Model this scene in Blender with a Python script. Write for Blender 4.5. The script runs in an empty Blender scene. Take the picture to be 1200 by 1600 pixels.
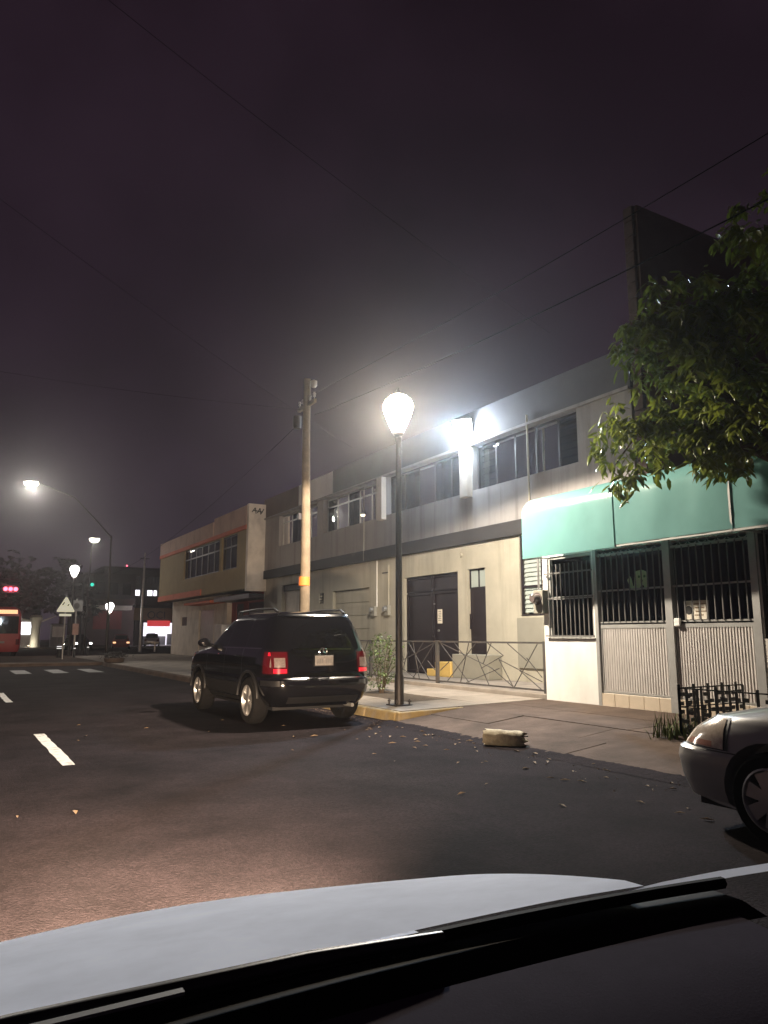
import bpy, bmesh, math, random
from mathutils import Vector, Matrix, noise as mnoise
R = math.radians
rnd = random.Random(7)
scene = bpy.context.scene
COL = scene.collection

# ------------------------------------------------------------------ camera
CAM = Vector((0, 0, 1.38))
cd = bpy.data.cameras.new('camera'); cam = bpy.data.objects.new('camera', cd); COL.objects.link(cam)
cd.sensor_fit = 'VERTICAL'; cd.sensor_height = 36; cd.sensor_width = 27; cd.lens = 36*1150/1600
cd.clip_start = 0.02; cd.clip_end = 1500
cam.location = CAM; cam.rotation_euler = (R(90+9.527), 0, R(-30.43))
scene.camera = cam

# ------------------------------------------------------------------ night sky
W = bpy.data.worlds.new('World'); scene.world = W; W.use_nodes = True
nt = W.node_tree; nt.nodes.clear()
wo = nt.nodes.new('ShaderNodeOutputWorld'); bg = nt.nodes.new('ShaderNodeBackground')
tc = nt.nodes.new('ShaderNodeTexCoord'); sp = nt.nodes.new('ShaderNodeSeparateXYZ')
rp = nt.nodes.new('ShaderNodeValToRGB'); nz = nt.nodes.new('ShaderNodeTexNoise'); mx = nt.nodes.new('ShaderNodeMixRGB')
mr = nt.nodes.new('ShaderNodeMapRange')
nz.inputs['Scale'].default_value = 3.0; nz.inputs['Detail'].default_value = 5; nz.inputs['Roughness'].default_value = .55
mr.inputs[1].default_value = .35; mr.inputs[2].default_value = .75; mr.inputs[3].default_value = .78; mr.inputs[4].default_value = 1.55
rp.color_ramp.elements[0].position = 0.0; rp.color_ramp.elements[0].color = (.034, .023, .035, 1)
rp.color_ramp.elements[1].position = 0.75; rp.color_ramp.elements[1].color = (.0125, .0068, .0112, 1)
e = rp.color_ramp.elements.new(.3); e.color = (.019, .0115, .0185, 1)
mx.blend_type = 'MULTIPLY'; mx.inputs[0].default_value = 1
L = nt.links.new
L(tc.outputs['Generated'], sp.inputs[0]); L(sp.outputs['Z'], rp.inputs[0]); L(tc.outputs['Generated'], nz.inputs['Vector'])
L(nz.outputs['Fac'], mr.inputs[0]); L(rp.outputs[0], mx.inputs[1]); L(mr.outputs[0], mx.inputs[2])
L(mx.outputs[0], bg.inputs['Color']); L(bg.outputs[0], wo.inputs['Surface'])
bg.inputs['Strength'].default_value = 1.0
scene.view_settings.view_transform = 'Standard'; scene.view_settings.look = 'None'
scene.view_settings.exposure = 0; scene.view_settings.gamma = 1
scene.cycles.use_denoising = True
scene.cycles.max_bounces = 6; scene.cycles.transparent_max_bounces = 16
scene.cycles.volume_bounces = 0; scene.cycles.sample_clamp_indirect = 6
scene.cycles.caustics_reflective = False; scene.cycles.caustics_refractive = False

# ------------------------------------------------------------------ materials
MATS = {}
def pbsdf(name):
    m = bpy.data.materials.new(name); m.use_nodes = True
    MATS[name] = m
    return m, m.node_tree, m.node_tree.nodes['Principled BSDF']
def mat(name, c, rough=.7, metal=0, var=.15, scale=3.0, bump=.0, bscale=60, stain=None, coat=0, spec=.5, emit=None, es=0):
    """procedural surface: base colour broken by two noises, optional streaks/stains of another colour, fine relief"""
    m, t, b = pbsdf(name); n = t.nodes
    b.inputs['Roughness'].default_value = rough; b.inputs['Metallic'].default_value = metal
    b.inputs['Specular IOR Level'].default_value = spec
    b.inputs['Coat Weight'].default_value = coat; b.inputs['Coat Roughness'].default_value = .04
    b.inputs['Base Color'].default_value = (*c, 1)
    if emit: b.inputs['Emission Color'].default_value = (*emit, 1); b.inputs['Emission Strength'].default_value = es
    co = n.new('ShaderNodeTexCoord')
    if var or stain:
        a = n.new('ShaderNodeTexNoise'); a.inputs['Scale'].default_value = scale; a.inputs['Detail'].default_value = 8; a.inputs['Roughness'].default_value = .65
        t.links.new(co.outputs['Object'], a.inputs['Vector'])
        mr = n.new('ShaderNodeMapRange'); mr.inputs[1].default_value = .3; mr.inputs[2].default_value = .7
        mr.inputs[3].default_value = 1-var; mr.inputs[4].default_value = 1+var
        t.links.new(a.outputs['Fac'], mr.inputs[0])
        mu = n.new('ShaderNodeMixRGB'); mu.blend_type = 'MULTIPLY'; mu.inputs[0].default_value = 1; mu.inputs[1].default_value = (*c, 1)
        t.links.new(mr.outputs[0], mu.inputs[2]); src = mu.outputs[0]
        if stain:
            sc, amt, col, vec = stain
            mp = n.new('ShaderNodeMapping'); mp.inputs['Scale'].default_value = vec; t.links.new(co.outputs['Object'], mp.inputs['Vector'])
            s = n.new('ShaderNodeTexNoise'); s.inputs['Scale'].default_value = sc; s.inputs['Detail'].default_value = 6; s.inputs['Roughness'].default_value = .6
            t.links.new(mp.outputs[0], s.inputs['Vector'])
            r2 = n.new('ShaderNodeMapRange'); r2.inputs[1].default_value = .5; r2.inputs[2].default_value = .72; r2.inputs[3].default_value = 0; r2.inputs[4].default_value = amt
            t.links.new(s.outputs['Fac'], r2.inputs[0])
            m2 = n.new('ShaderNodeMixRGB'); m2.inputs[2].default_value = (*col, 1)
            t.links.new(r2.outputs[0], m2.inputs[0]); t.links.new(src, m2.inputs[1]); src = m2.outputs[0]
        t.links.new(src, b.inputs['Base Color'])
    if bump:
        bn = n.new('ShaderNodeTexNoise'); bn.inputs['Scale'].default_value = bscale; bn.inputs['Detail'].default_value = 6
        t.links.new(co.outputs['Object'], bn.inputs['Vector'])
        bp = n.new('ShaderNodeBump'); bp.inputs['Strength'].default_value = bump; bp.inputs['Distance'].default_value = .02
        t.links.new(bn.outputs['Fac'], bp.inputs['Height']); t.links.new(bp.outputs[0], b.inputs['Normal'])
    return m
def emis(name, c, s):
    m = bpy.data.materials.new(name); m.use_nodes = True; t = m.node_tree; t.nodes.clear(); MATS[name] = m
    o = t.nodes.new('ShaderNodeOutputMaterial'); e = t.nodes.new('ShaderNodeEmission')
    e.inputs[0].default_value = (*c, 1); e.inputs[1].default_value = s; t.links.new(e.outputs[0], o.inputs[0])
    return m
def glowglass(name, c, s):
    """lit lamp glass: gives off light itself and lets the bulb's light through"""
    m = emis(name, c, s); t = m.node_tree; e = [x for x in t.nodes if x.type == 'EMISSION'][0]; o = [x for x in t.nodes if x.type == 'OUTPUT_MATERIAL'][0]
    tr = t.nodes.new('ShaderNodeBsdfTransparent'); ad = t.nodes.new('ShaderNodeAddShader')
    t.links.new(e.outputs[0], ad.inputs[0]); t.links.new(tr.outputs[0], ad.inputs[1]); t.links.new(ad.outputs[0], o.inputs[0])
    return m
def pane(name, tint, refl=.12, rough=.03):
    m = bpy.data.materials.new(name); m.use_nodes = True; t = m.node_tree; t.nodes.clear(); MATS[name] = m
    o = t.nodes.new('ShaderNodeOutputMaterial'); tr = t.nodes.new('ShaderNodeBsdfTransparent'); g = t.nodes.new('ShaderNodeBsdfGlossy'); mi = t.nodes.new('ShaderNodeMixShader')
    f = t.nodes.new('ShaderNodeFresnel'); f.inputs[0].default_value = 1.5
    ma = t.nodes.new('ShaderNodeMath'); ma.operation = 'ADD'; ma.inputs[1].default_value = refl*.4
    tr.inputs[0].default_value = (*tint, 1); g.inputs['Roughness'].default_value = rough; g.inputs[0].default_value = (.8, .8, .8, 1)
    t.links.new(f.outputs[0], ma.inputs[0]); t.links.new(ma.outputs[0], mi.inputs[0]); t.links.new(tr.outputs[0], mi.inputs[1]); t.links.new(g.outputs[0], mi.inputs[2]); t.links.new(mi.outputs[0], o.inputs[0])
    return m
def translucent(name, c, amount, rough=.25, var=.1):
    m = mat(name, c, rough=rough, var=var, scale=2.5, spec=.6)
    t = m.node_tree; b = t.nodes['Principled BSDF']; o = [x for x in t.nodes if x.type == 'OUTPUT_MATERIAL'][0]
    tr = t.nodes.new('ShaderNodeBsdfTranslucent'); tr.inputs[0].default_value = (*c, 1); mi = t.nodes.new('ShaderNodeMixShader'); mi.inputs[0].default_value = amount
    t.links.new(b.outputs[0], mi.inputs[1]); t.links.new(tr.outputs[0], mi.inputs[2]); t.links.new(mi.outputs[0], o.inputs[0])
    return m

mat('asphalt', (.0165, .0125, .0142), .95, var=.55, scale=.9, bump=.55, bscale=60, stain=(.6, .5, (.023, .0195, .021), (1, .35, 1)), spec=.05)
_t = MATS['asphalt'].node_tree; _b = _t.nodes['Principled BSDF']; _src = _b.inputs['Base Color'].links[0].from_socket
_co = _t.nodes.new('ShaderNodeTexCoord'); _v = _t.nodes.new('ShaderNodeTexVoronoi'); _v.inputs['Scale'].default_value = 55
_r = _t.nodes.new('ShaderNodeMapRange'); _r.inputs[1].default_value = 0; _r.inputs[2].default_value = 1; _r.inputs[3].default_value = .72; _r.inputs[4].default_value = 1.28
_sx = _t.nodes.new('ShaderNodeSeparateColor'); _m = _t.nodes.new('ShaderNodeMixRGB'); _m.blend_type = 'MULTIPLY'; _m.inputs[0].default_value = 1
_t.links.new(_co.outputs['Object'], _v.inputs['Vector']); _t.links.new(_v.outputs['Color'], _sx.inputs[0]); _t.links.new(_sx.outputs[0], _r.inputs[0])
_t.links.new(_src, _m.inputs[1]); _t.links.new(_r.outputs[0], _m.inputs[2]); _t.links.new(_m.outputs[0], _b.inputs['Base Color'])
mat('ground_dark', (.05, .047, .044), .9, var=.3, scale=.6)
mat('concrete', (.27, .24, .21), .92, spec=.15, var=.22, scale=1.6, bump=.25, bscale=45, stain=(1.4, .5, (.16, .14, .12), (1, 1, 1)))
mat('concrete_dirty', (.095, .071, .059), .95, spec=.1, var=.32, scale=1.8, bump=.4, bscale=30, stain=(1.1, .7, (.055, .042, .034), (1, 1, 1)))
mat('joint_dirt', (.07, .06, .05), .95, var=.3, scale=8)
mat('soil', (.06, .045, .032), .95, var=.4, scale=12, bump=.8, bscale=30)
mat('kerb_yellow', (.24, .18, .08), .8, var=.25, scale=5, bump=.2, stain=(3, .8, (.22, .2, .18), (1, 1, 1)))
mat('road_paint', (.72, .70, .66), .7, var=.15, scale=9, stain=(9, .9, (.10, .10, .10), (1, 1, 1)))
mat('road_paint_worn', (.13, .125, .12), .75, var=.4, scale=3, stain=(1.6, .95, (.03, .028, .028), (1, 1, 1)))
mat('plaster_cream', (.43, .405, .335), .85, var=.12, scale=1.2, bump=.12, bscale=25, stain=(1.0, .65, (.24, .215, .165), (2.0, 2.0, .2)))
mat('plaster_grey', (.30, .286, .282), .85, var=.12, scale=1.0, bump=.08, bscale=25, stain=(1.1, .7, (.12, .11, .11), (2.6, 2.6, .18)))
mat('plaster_white', (.86, .85, .82), .8, var=.05, scale=1.0, bump=.1, bscale=20, stain=(.8, .35, (.55, .52, .48), (2, 2, .6)))
mat('paint_greyband', (.036, .033, .033), .8, var=.1, scale=2, bump=.05)
mat('paint_parapet', (.085, .085, .095), .8, var=.15, scale=1.5, bump=.05, stain=(1.0, .4, (.09, .09, .09), (2, 2, .4)))
mat('paint_dado', (.27, .26, .22), .8, var=.08, scale=2)
mat('paint_brown', (.13, .085, .07), .85, var=.15, scale=1.5)
mat('plaster_pink', (.46, .33, .28), .85, var=.12, scale=1.3, stain=(.9, .6, (.25, .19, .16), (1.5, 1.5, .5)))
mat('paint_orange', (.50, .13, .07), .8, var=.15, scale=2)
mat('plaster_olive', (.24, .185, .09), .85, var=.12, scale=1.5)
mat('plaster_oldwhite', (.62, .57, .50), .85, var=.12, scale=2, bump=.1, stain=(1.5, .6, (.3, .27, .24), (1, 1, .5)))
mat('brick_edge', (.075, .052, .047), .9, var=.3, scale=6)
mat('metal_dark', (.02, .014, .017), .5, .0, var=.2, scale=2, spec=.4)
mat('metal_fence', (.075, .07, .068), .55, .2, var=.3, scale=9, stain=(9, .5, (.12, .07, .04), (1, 1, 1)))
mat('metal_black', (.012, .012, .013), .45, .2, var=.2, scale=6)
mat('lamp_iron', (.02, .016, .015), .5, .3, var=.25, scale=7)
mat('metal_light', (.45, .45, .44), .45, .4, var=.12, scale=4)
mat('metal_corr', (.58, .55, .53), .5, .1, var=.1, scale=3, stain=(2, .4, (.26, .24, .22), (1, 1, .4)))
mat('galvanised', (.38, .38, .37), .45, .7, var=.2, scale=6)
mat('tile_cream', (.62, .53, .42), .3, var=.08, scale=3)
mat('tile_white', (.7, .68, .62), .25, var=.05, scale=3)
mat('paint_yellow', (.6, .42, .13), .8, var=.12, scale=3, stain=(3, .4, (.35, .25, .12), (1, 1, 1)))
mat('paper', (.75, .70, .6), .8, var=.08, scale=14)
mat('ink', (.03, .03, .03), .8, var=0)
mat('ink_green', (.10, .22, .10), .8, var=.1)
mat('sticker_green', (.55, .66, .42), .6, var=.1, scale=9)
mat('curtain_grey', (.13, .13, .135), .9, var=.15, scale=4)
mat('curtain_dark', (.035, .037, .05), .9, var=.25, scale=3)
mat('room_dark', (.09, .085, .085), .9, var=.3, scale=2)
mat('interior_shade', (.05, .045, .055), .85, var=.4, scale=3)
mat('wood_pole', (.20, .15, .10), .85, var=.22, scale=5, bump=.5, bscale=22, stain=(2.5, .5, (.17, .11, .06), (6, 6, .35)))
mat('orange_band', (.85, .22, .04), .6, var=.1, scale=8)
mat('ceramic', (.5, .45, .4), .3, var=.1)
mat('cable_black', (.006, .006, .006), .95, var=0, spec=.05)
mat('car_black', (.004, .004, .005), .12, 0, var=0, coat=1, spec=.5)
mat('car_cladding', (.007, .007, .008), .5, var=.1, scale=8)
mat('car_glass', (.004, .004, .005), .05, 0, var=0, spec=.6)
mat('rubber', (.0045, .0042, .0045), .9, var=.2, scale=20, spec=.15)
mat('alloy', (.42, .42, .42), .35, .8, var=.1, scale=8)
mat('chrome', (.7, .7, .7), .12, 1, var=0)
mat('lens_red', (.05, .003, .005), .15, 0, var=.35, scale=45, coat=1, emit=(.9, .02, .04), es=.012)
mat('lens_red_bright', (.6, .01, .03), .15, 0, var=.2, scale=40, coat=1, emit=(1, .02, .06), es=.13)  # red lenses get a weak own glow in place of light thrown back
mat('lens_head', (.50, .42, .34), .15, .1, var=.25, scale=25, coat=1)
mat('lens_clear', (.16, .13, .125), .15, .2, var=.3, scale=40, coat=1)
mat('lens_amber', (.40, .20, .14), .15, .1, var=.15, scale=30, coat=1)
mat('plate', (.17, .16, .155), .5, var=.3, scale=24)
mat('car_silver', (.30, .295, .29), .3, .35, var=.03, scale=5, coat=.8)
mat('car_white', (.78, .83, .95), .9, 0, var=.10, scale=5, coat=0, spec=.08)
mat('dash_plastic', (.06, .05, .07), .9, spec=.04, var=.1, scale=10, bump=.04, bscale=250)
mat('cowl_black', (.004, .004, .005), .8, spec=.1, var=.1, scale=10)
mat('stone_log', (.42, .37, .27), .9, var=.3, scale=7, bump=.8, bscale=18, stain=(5, .7, (.1, .09, .07), (1, 1, 1)))
mat('bark', (.09, .065, .045), .9, var=.3, scale=8, bump=.8, bscale=20)
mat('dry_leaf', (.20, .135, .075), .8, var=.3, scale=30)
mat('sign_back', (.13, .13, .13), .6, .2, var=.2, scale=5)
mat('sign_pink', (.42, .27, .24), .6, var=.2, scale=5)
mat('sign_brown', (.24, .16, .09), .7, var=.2, scale=1.5)
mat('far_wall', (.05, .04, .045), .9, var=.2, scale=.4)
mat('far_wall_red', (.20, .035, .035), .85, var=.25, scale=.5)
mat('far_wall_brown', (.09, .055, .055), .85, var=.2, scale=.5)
mat('bus_red', (.26, .02, .02), .35, 0, var=.1, scale=1, coat=.5)
mat('grass', (.10, .13, .03), .8, var=.3, scale=10)
translucent('awning_green', (.25, .50, .485), .45, rough=.26)
translucent('leaf', (.14, .17, .024), .3, rough=.3, var=.5)
translucent('leaf_shrub', (.07, .11, .025), .3, rough=.4, var=.45)
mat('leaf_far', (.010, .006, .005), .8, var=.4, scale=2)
pane('glass', (.45, .48, .52), .0, .02)
pane('glass_dark', (.25, .27, .30), .0, .02)
translucent('glass_frost', (.55, .62, .60), .3, rough=.3)
glowglass('lamp_glass_warm', (1, .86, .62), 9)
emis('lamp_glass_far', (1, .93, .78), 14)
emis('lamp_glass_far_white', (1, .95, .92), 14)
emis('flood_led', (.86, .93, 1.0), 90)
emis('signal_red', (1, .10, .16), 6)
emis('signal_green', (.05, .75, .55), 1.6)
emis('window_lit', (.95, .93, 1.0), 2.4)
emis('shop_lit', (.93, .88, 1.0), 1.5)
emis('shop_red', (1, .07, .08), .55)
emis('light_amber', (1, .50, .25), 1.6)
emis('light_white', (1, .95, .9), 5)
emis('reflector_glow_white', (1, .96, .92), 1.1)  # emission stands in for light returned by the reflective bands
emis('bulb_small', (1, .80, .55), 7)
emis('headlamp', (1, .85, .65), 4)
mat('sign_triangle', (.80, .80, .66), .6, var=.03, emit=(.95, .97, .75), es=.35)   # own glow put in for light the retro-reflective face throws back

# ------------------------------------------------------------------ mesh builder
class MB:
    def __init__(s): s.v = []; s.f = []
    def add(s, vs, fs):
        k = len(s.v); s.v += [tuple(p) for p in vs]; s.f += [tuple(i+k for i in f) for f in fs]; return s
    def box(s, x0, x1, y0, y1, z0, z1):
        return s.add([(x0,y0,z0),(x1,y0,z0),(x1,y1,z0),(x0,y1,z0),(x0,y0,z1),(x1,y0,z1),(x1,y1,z1),(x0,y1,z1)],
              [(0,3,2,1),(4,5,6,7),(0,1,5,4),(1,2,6,5),(2,3,7,6),(3,0,4,7)])
    def hexa(s, b, t):
        return s.add(list(b)+list(t), [(0,3,2,1),(4,5,6,7),(0,1,5,4),(1,2,6,5),(2,3,7,6),(3,0,4,7)])
    def tube(s, pts, r, n=8, cap=True):
        pts = [Vector(p) for p in pts]; rs = r if isinstance(r, (list, tuple)) else [r]*len(pts)
        rings = []
        up = None
        for i, p in enumerate(pts):
            d = (pts[min(i+1, len(pts)-1)]-pts[max(i-1, 0)]).normalized()
            if up is None: up = Vector((0,0,1)) if abs(d.z) < .9 else Vector((1,0,0))
            a = d.cross(up).normalized(); b = d.cross(a).normalized()
            rings.append([p+(a*math.cos(2*math.pi*k/n)+b*math.sin(2*math.pi*k/n))*rs[i] for k in range(n)])
            up = -(b) if False else up
        vs = [q for r_ in rings for q in r_]; fs = []
        for i in range(len(pts)-1):
            for k in range(n): fs.append((i*n+k, i*n+(k+1) % n, (i+1)*n+(k+1) % n, (i+1)*n+k))
        if cap: fs.append(tuple(range(n-1, -1, -1))); fs.append(tuple((len(pts)-1)*n+k for k in range(n)))
        return s.add(vs, fs)
    def bar(s, a, b, w, h=None):
        """straight rectangular bar"""
        a = Vector(a); b = Vector(b); d = (b-a).normalized(); h = h or w
        up = Vector((0,0,1)) if abs(d.z) < .95 else Vector((1,0,0))
        u = d.cross(up).normalized()*w/2; v = u.cross(d).normalized()*h/2
        return s.hexa([a-u-v, a+u-v, a+u+v, a-u+v], [b-u-v, b+u-v, b+u+v, b-u+v])
    def lathe(s, prof, c=(0,0,0), n=24, axis='z', cap=True):
        c = Vector(c); vs = []; fs = []
        for r, z in prof:
            for k in range(n):
                a = 2*math.pi*k/n
                if axis == 'z': vs.append(c+Vector((r*math.cos(a), r*math.sin(a), z)))
                else: vs.append(c+Vector((z, r*math.cos(a), r*math.sin(a))))
        m = len(prof)
        for i in range(m-1):
            for k in range(n): fs.append((i*n+k, i*n+(k+1) % n, (i+1)*n+(k+1) % n, (i+1)*n+k))
        if cap: fs.append(tuple(range(n-1, -1, -1))); fs.append(tuple((m-1)*n+k for k in range(n)))
        return s.add(vs, fs)
    def prism(s, poly, x0, x1):
        """polygon in the yz plane pushed along x"""
        n = len(poly)
        return s.add([(x0, a, b) for a, b in poly]+[(x1, a, b) for a, b in poly],
              [tuple(range(n)), tuple(range(2*n-1, n-1, -1))]+[(i, n+i, n+(i+1) % n, (i+1) % n) for i in range(n)])
    def wall(s, x0, x1, y0, y1, z0, z1, holes=()):
        """slab in the yz plane with rectangular openings and their reveals"""
        ys = sorted({y0, y1}|{v for h in holes for v in h[:2] if y0 < v < y1}); zs = sorted({z0, z1}|{v for h in holes for v in h[2:] if z0 < v < z1})
        occ = lambda i, j: 0 <= i < len(ys)-1 and 0 <= j < len(zs)-1 and not any(h[0] < (ys[i]+ys[i+1])/2 < h[1] and h[2] < (zs[j]+zs[j+1])/2 < h[3] for h in holes)
        for i in range(len(ys)-1):
            for j in range(len(zs)-1):
                if not occ(i, j): continue
                a, b, c, d = ys[i], ys[i+1], zs[j], zs[j+1]
                s.add([(x0,a,c),(x0,b,c),(x0,b,d),(x0,a,d)], [(3,2,1,0)]); s.add([(x1,a,c),(x1,b,c),(x1,b,d),(x1,a,d)], [(0,1,2,3)])
                if not occ(i-1, j): s.add([(x0,a,c),(x1,a,c),(x1,a,d),(x0,a,d)], [(0,1,2,3)])
                if not occ(i+1, j): s.add([(x0,b,c),(x1,b,c),(x1,b,d),(x0,b,d)], [(3,2,1,0)])
                if not occ(i, j-1): s.add([(x0,a,c),(x1,a,c),(x1,b,c),(x0,b,c)], [(3,2,1,0)])
                if not occ(i, j+1): s.add([(x0,a,d),(x1,a,d),(x1,b,d),(x0,b,d)], [(0,1,2,3)])
        return s
    def mesh(s, name, m, smooth=None):
        me = bpy.data.meshes.new(name); me.from_pydata(s.v, [], s.f); me.update()
        bm = bmesh.new(); bm.from_mesh(me); bmesh.ops.remove_doubles(bm, verts=bm.verts, dist=1e-5)
        bmesh.ops.recalc_face_normals(bm, faces=bm.faces); bm.to_mesh(me); bm.free()
        if m: me.materials.append(MATS[m])
        if smooth:
            me.polygons.foreach_set('use_smooth', [True]*len(me.polygons)); me.set_sharp_from_angle(angle=R(smooth))
        return me
    def build(s, name, m, parent=None, smooth=None, bev=0):
        o = bpy.data.objects.new(name, s.mesh(name, m, smooth)); COL.objects.link(o)
        if parent is not None: attach(o, parent)
        if bev:
            b = o.modifiers.new('bevel', 'BEVEL'); b.width = bev; b.segments = 2; b.limit_method = 'ANGLE'
        return o
LOC = {}
def attach(o, parent, local=False):
    o.parent = parent
    if not local and parent.name in LOC: o.matrix_parent_inverse = Matrix.Translation(-LOC[parent.name])
def tag(o, label=None, cat=None, group=None, kind=None):
    if label: o['label'] = label
    if cat: o['category'] = cat
    if group: o['group'] = group
    if kind: o['kind'] = kind
    return o
def thing(name, label, cat, loc=(0,0,0), group=None, world=True, rz=0):
    """Empty at a thing's base; with world=True its parts are written in world metres"""
    o = bpy.data.objects.new(name, None); COL.objects.link(o); o.location = loc; o.rotation_euler = (0,0,rz); o.empty_display_size = .2
    if world: LOC[o.name] = Vector(loc)
    return tag(o, label, cat, group)
def copy_obj(src, parent, mat_world=None, loc=None, local=True):
    c = src.copy(); COL.objects.link(c); c.parent = parent
    if loc is not None: c.location = loc
    return c
def struct(name, mb, m, **k): return tag(mb.build(name, m, **k), kind='structure')
def lamp(kind, name, loc, power, color, parent=None, aim=None, size=.1, angle=None, blend=.3):
    d = bpy.data.lights.new(name, kind); d.energy = power; d.color = color; d.shadow_soft_size = size
    if kind == 'SPOT': d.spot_size = R(angle); d.spot_blend = blend
    o = bpy.data.objects.new(name, d); COL.objects.link(o); o.location = loc
    if aim is not None: o.rotation_euler = (Vector(aim)-Vector(loc)).to_track_quat('-Z', 'Y').to_euler()
    if parent is not None: attach(o, parent)
    return o

# ------------------------------------------------------------------ ground, road, pavement
struct('ground', MB().add([(-200,-60,-.006),(220,-60,-.006),(220,260,-.006),(-200,260,-.006)], [(0,1,2,3)]), 'ground_dark')
road = struct('road', MB().add([(-14,-50,0),(6.55,-50,0),(6.55,37.5,0),(-14,37.5,0)], [(0,1,2,3)]), 'asphalt')
struct('cross_street', MB().add([(-120,37.6,-.002),(160,37.6,-.002),(160,92,-.002),(-120,92,-.002)], [(0,1,2,3)]), 'asphalt')
def sheet(x0, x1, y0, y1, z=.004): return MB().add([(x0,y0,z),(x1,y0,z),(x1,y1,z),(x0,y1,z)], [(0,1,2,3)])
def roughsheet(x0, x1, y0, y1, z, n=14):
    """painted dash with slightly worn, uneven edges"""
    l = []; r = []
    for i in range(n+1):
        y = y0+(y1-y0)*i/n; l.append((x0+rnd.uniform(-.006,.012), y, z)); r.append((x1+rnd.uniform(-.012,.006), y, z))
    return MB().add(l+r, [(i, n+1+i, n+2+i, i+1) for i in range(n)])
for y in (-9.3, -.2, 8.85, 17.6, 26.0):
    roughsheet(1.19, 1.33, y, y+2.95 if y < 20 else y+1.6, .004).build('lane_dash', 'road_paint', road)
for i in range(9):
    x = -5.2+i*1.25; roughsheet(x, x+.55, 30.2, 33.4, .004, 6).build('crosswalk_stripe', 'road_paint_worn', road)
SZ = lambda x: .15+(x-6.4)*.021           # the pavement rises a little towards the houses
AZ = lambda x: min(.02+(x-6.3)/1.4*.155, SZ(x))
side = struct('sidewalk', MB().hexa([(6.55,10.6,-.1),(12.3,10.6,-.1),(12.3,48,-.1),(6.55,48,-.1)], [(6.55,10.6,SZ(6.55)-.02),(12.3,10.6,SZ(12.3)-.02),(12.3,48,SZ(12.3)-.02),(6.55,48,SZ(6.55)-.02)]), 'joint_dirt')
def slab(x0, x1, y0, y1, fz, m, parent, g=.006, skew=0):
    dz = rnd.uniform(-.004, .004)
    a, b, c, d = x0+g, x1-g, y0+g, y1-g
    o = MB().hexa([(a,c,fz(a)-.06),(b,c,fz(b)-.06),(b,d,fz(b)-.06),(a,d,fz(a)-.06)], [(a,c,fz(a)+dz),(b,c,fz(b)+dz+rnd.uniform(0,.003)),(b,d,fz(b)+dz),(a,d,fz(a)+dz+rnd.uniform(0,.003))]).build('slab', m, parent)
    return o
y = 10.62
while y < 47.9:
    st = 2.1 if y < 24 else 4.0
    y1 = min(y+st, 48)
    pit = 11.9 < y+st/2 < 14.0
    if y < 13.0 and y1 > 11.5:      # tree pit cut out beside the lamp
        slab(6.55, 7.45, y, y1, SZ, 'concrete', side); slab(8.35, 9.7, y, y1, SZ, 'concrete', side)
        if y < 11.3: slab(7.45, 8.35, y, 11.75, SZ, 'concrete', side)
        if y1 > 14.2: slab(7.45, 8.35, 14.3, y1, SZ, 'concrete', side)
    elif y < 15.2 and y > 12.5:
        slab(6.55, 7.45, y, y1, SZ, 'concrete', side); slab(8.35, 9.7, y, y1, SZ, 'concrete', side); slab(7.45, 8.35, 14.3, y1, SZ, 'concrete', side)
    else:
        slab(6.55, 8.1, y, y1, SZ, 'concrete', side); slab(8.1, 9.7, y, y1, SZ, 'concrete', side)
    if y > 20: slab(9.7, 12.0, y, y1, SZ, 'concrete', side)
    y = y1
mb = MB(); k = 26
vs = [(7.9, 12.9, SZ(7.9)+.02)]+[(7.9+.44*math.cos(2*math.pi*i/k)*(1+.05*math.sin(3*i)), 12.9+1.28*math.sin(2*math.pi*i/k), SZ(7.9)-.012) for i in range(k)]
tag(mb.add(vs, [(0, i+1, (i+1) % k+1) for i in range(k)]).build('tree_pit', 'soil', smooth=60), kind='structure')
# kerb stones, painted yellow near the driveway
kerb = struct('kerb', MB().box(6.42, 6.53, 10.6, 37, -.1, .10), 'joint_dirt')
y = 10.55
while y < 36.5:
    dx = rnd.uniform(-.008, .008)
    MB().hexa([(6.36+dx,y+.006,-.05),(6.54,y+.006,-.05),(6.54,y+.99,-.05),(6.36+dx,y+.99,-.05)], [(6.40+dx,y+.006,.15),(6.54,y+.006,.152),(6.54,y+.99,.152),(6.40+dx,y+.99,.15)]).build('kerb_stone', 'kerb_yellow' if y < 15 else 'concrete_dirty', kerb, bev=.02)
    y += 1
MB().hexa([(6.38,10.42,-.05),(7.72,10.42,-.05),(7.72,10.54,-.05),(6.38,10.54,-.05)], [(6.41,10.44,.15),(7.72,10.44,.178),(7.72,10.54,.178),(6.41,10.54,.152)]).build('kerb_return', 'kerb_yellow', kerb, bev=.015)
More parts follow.
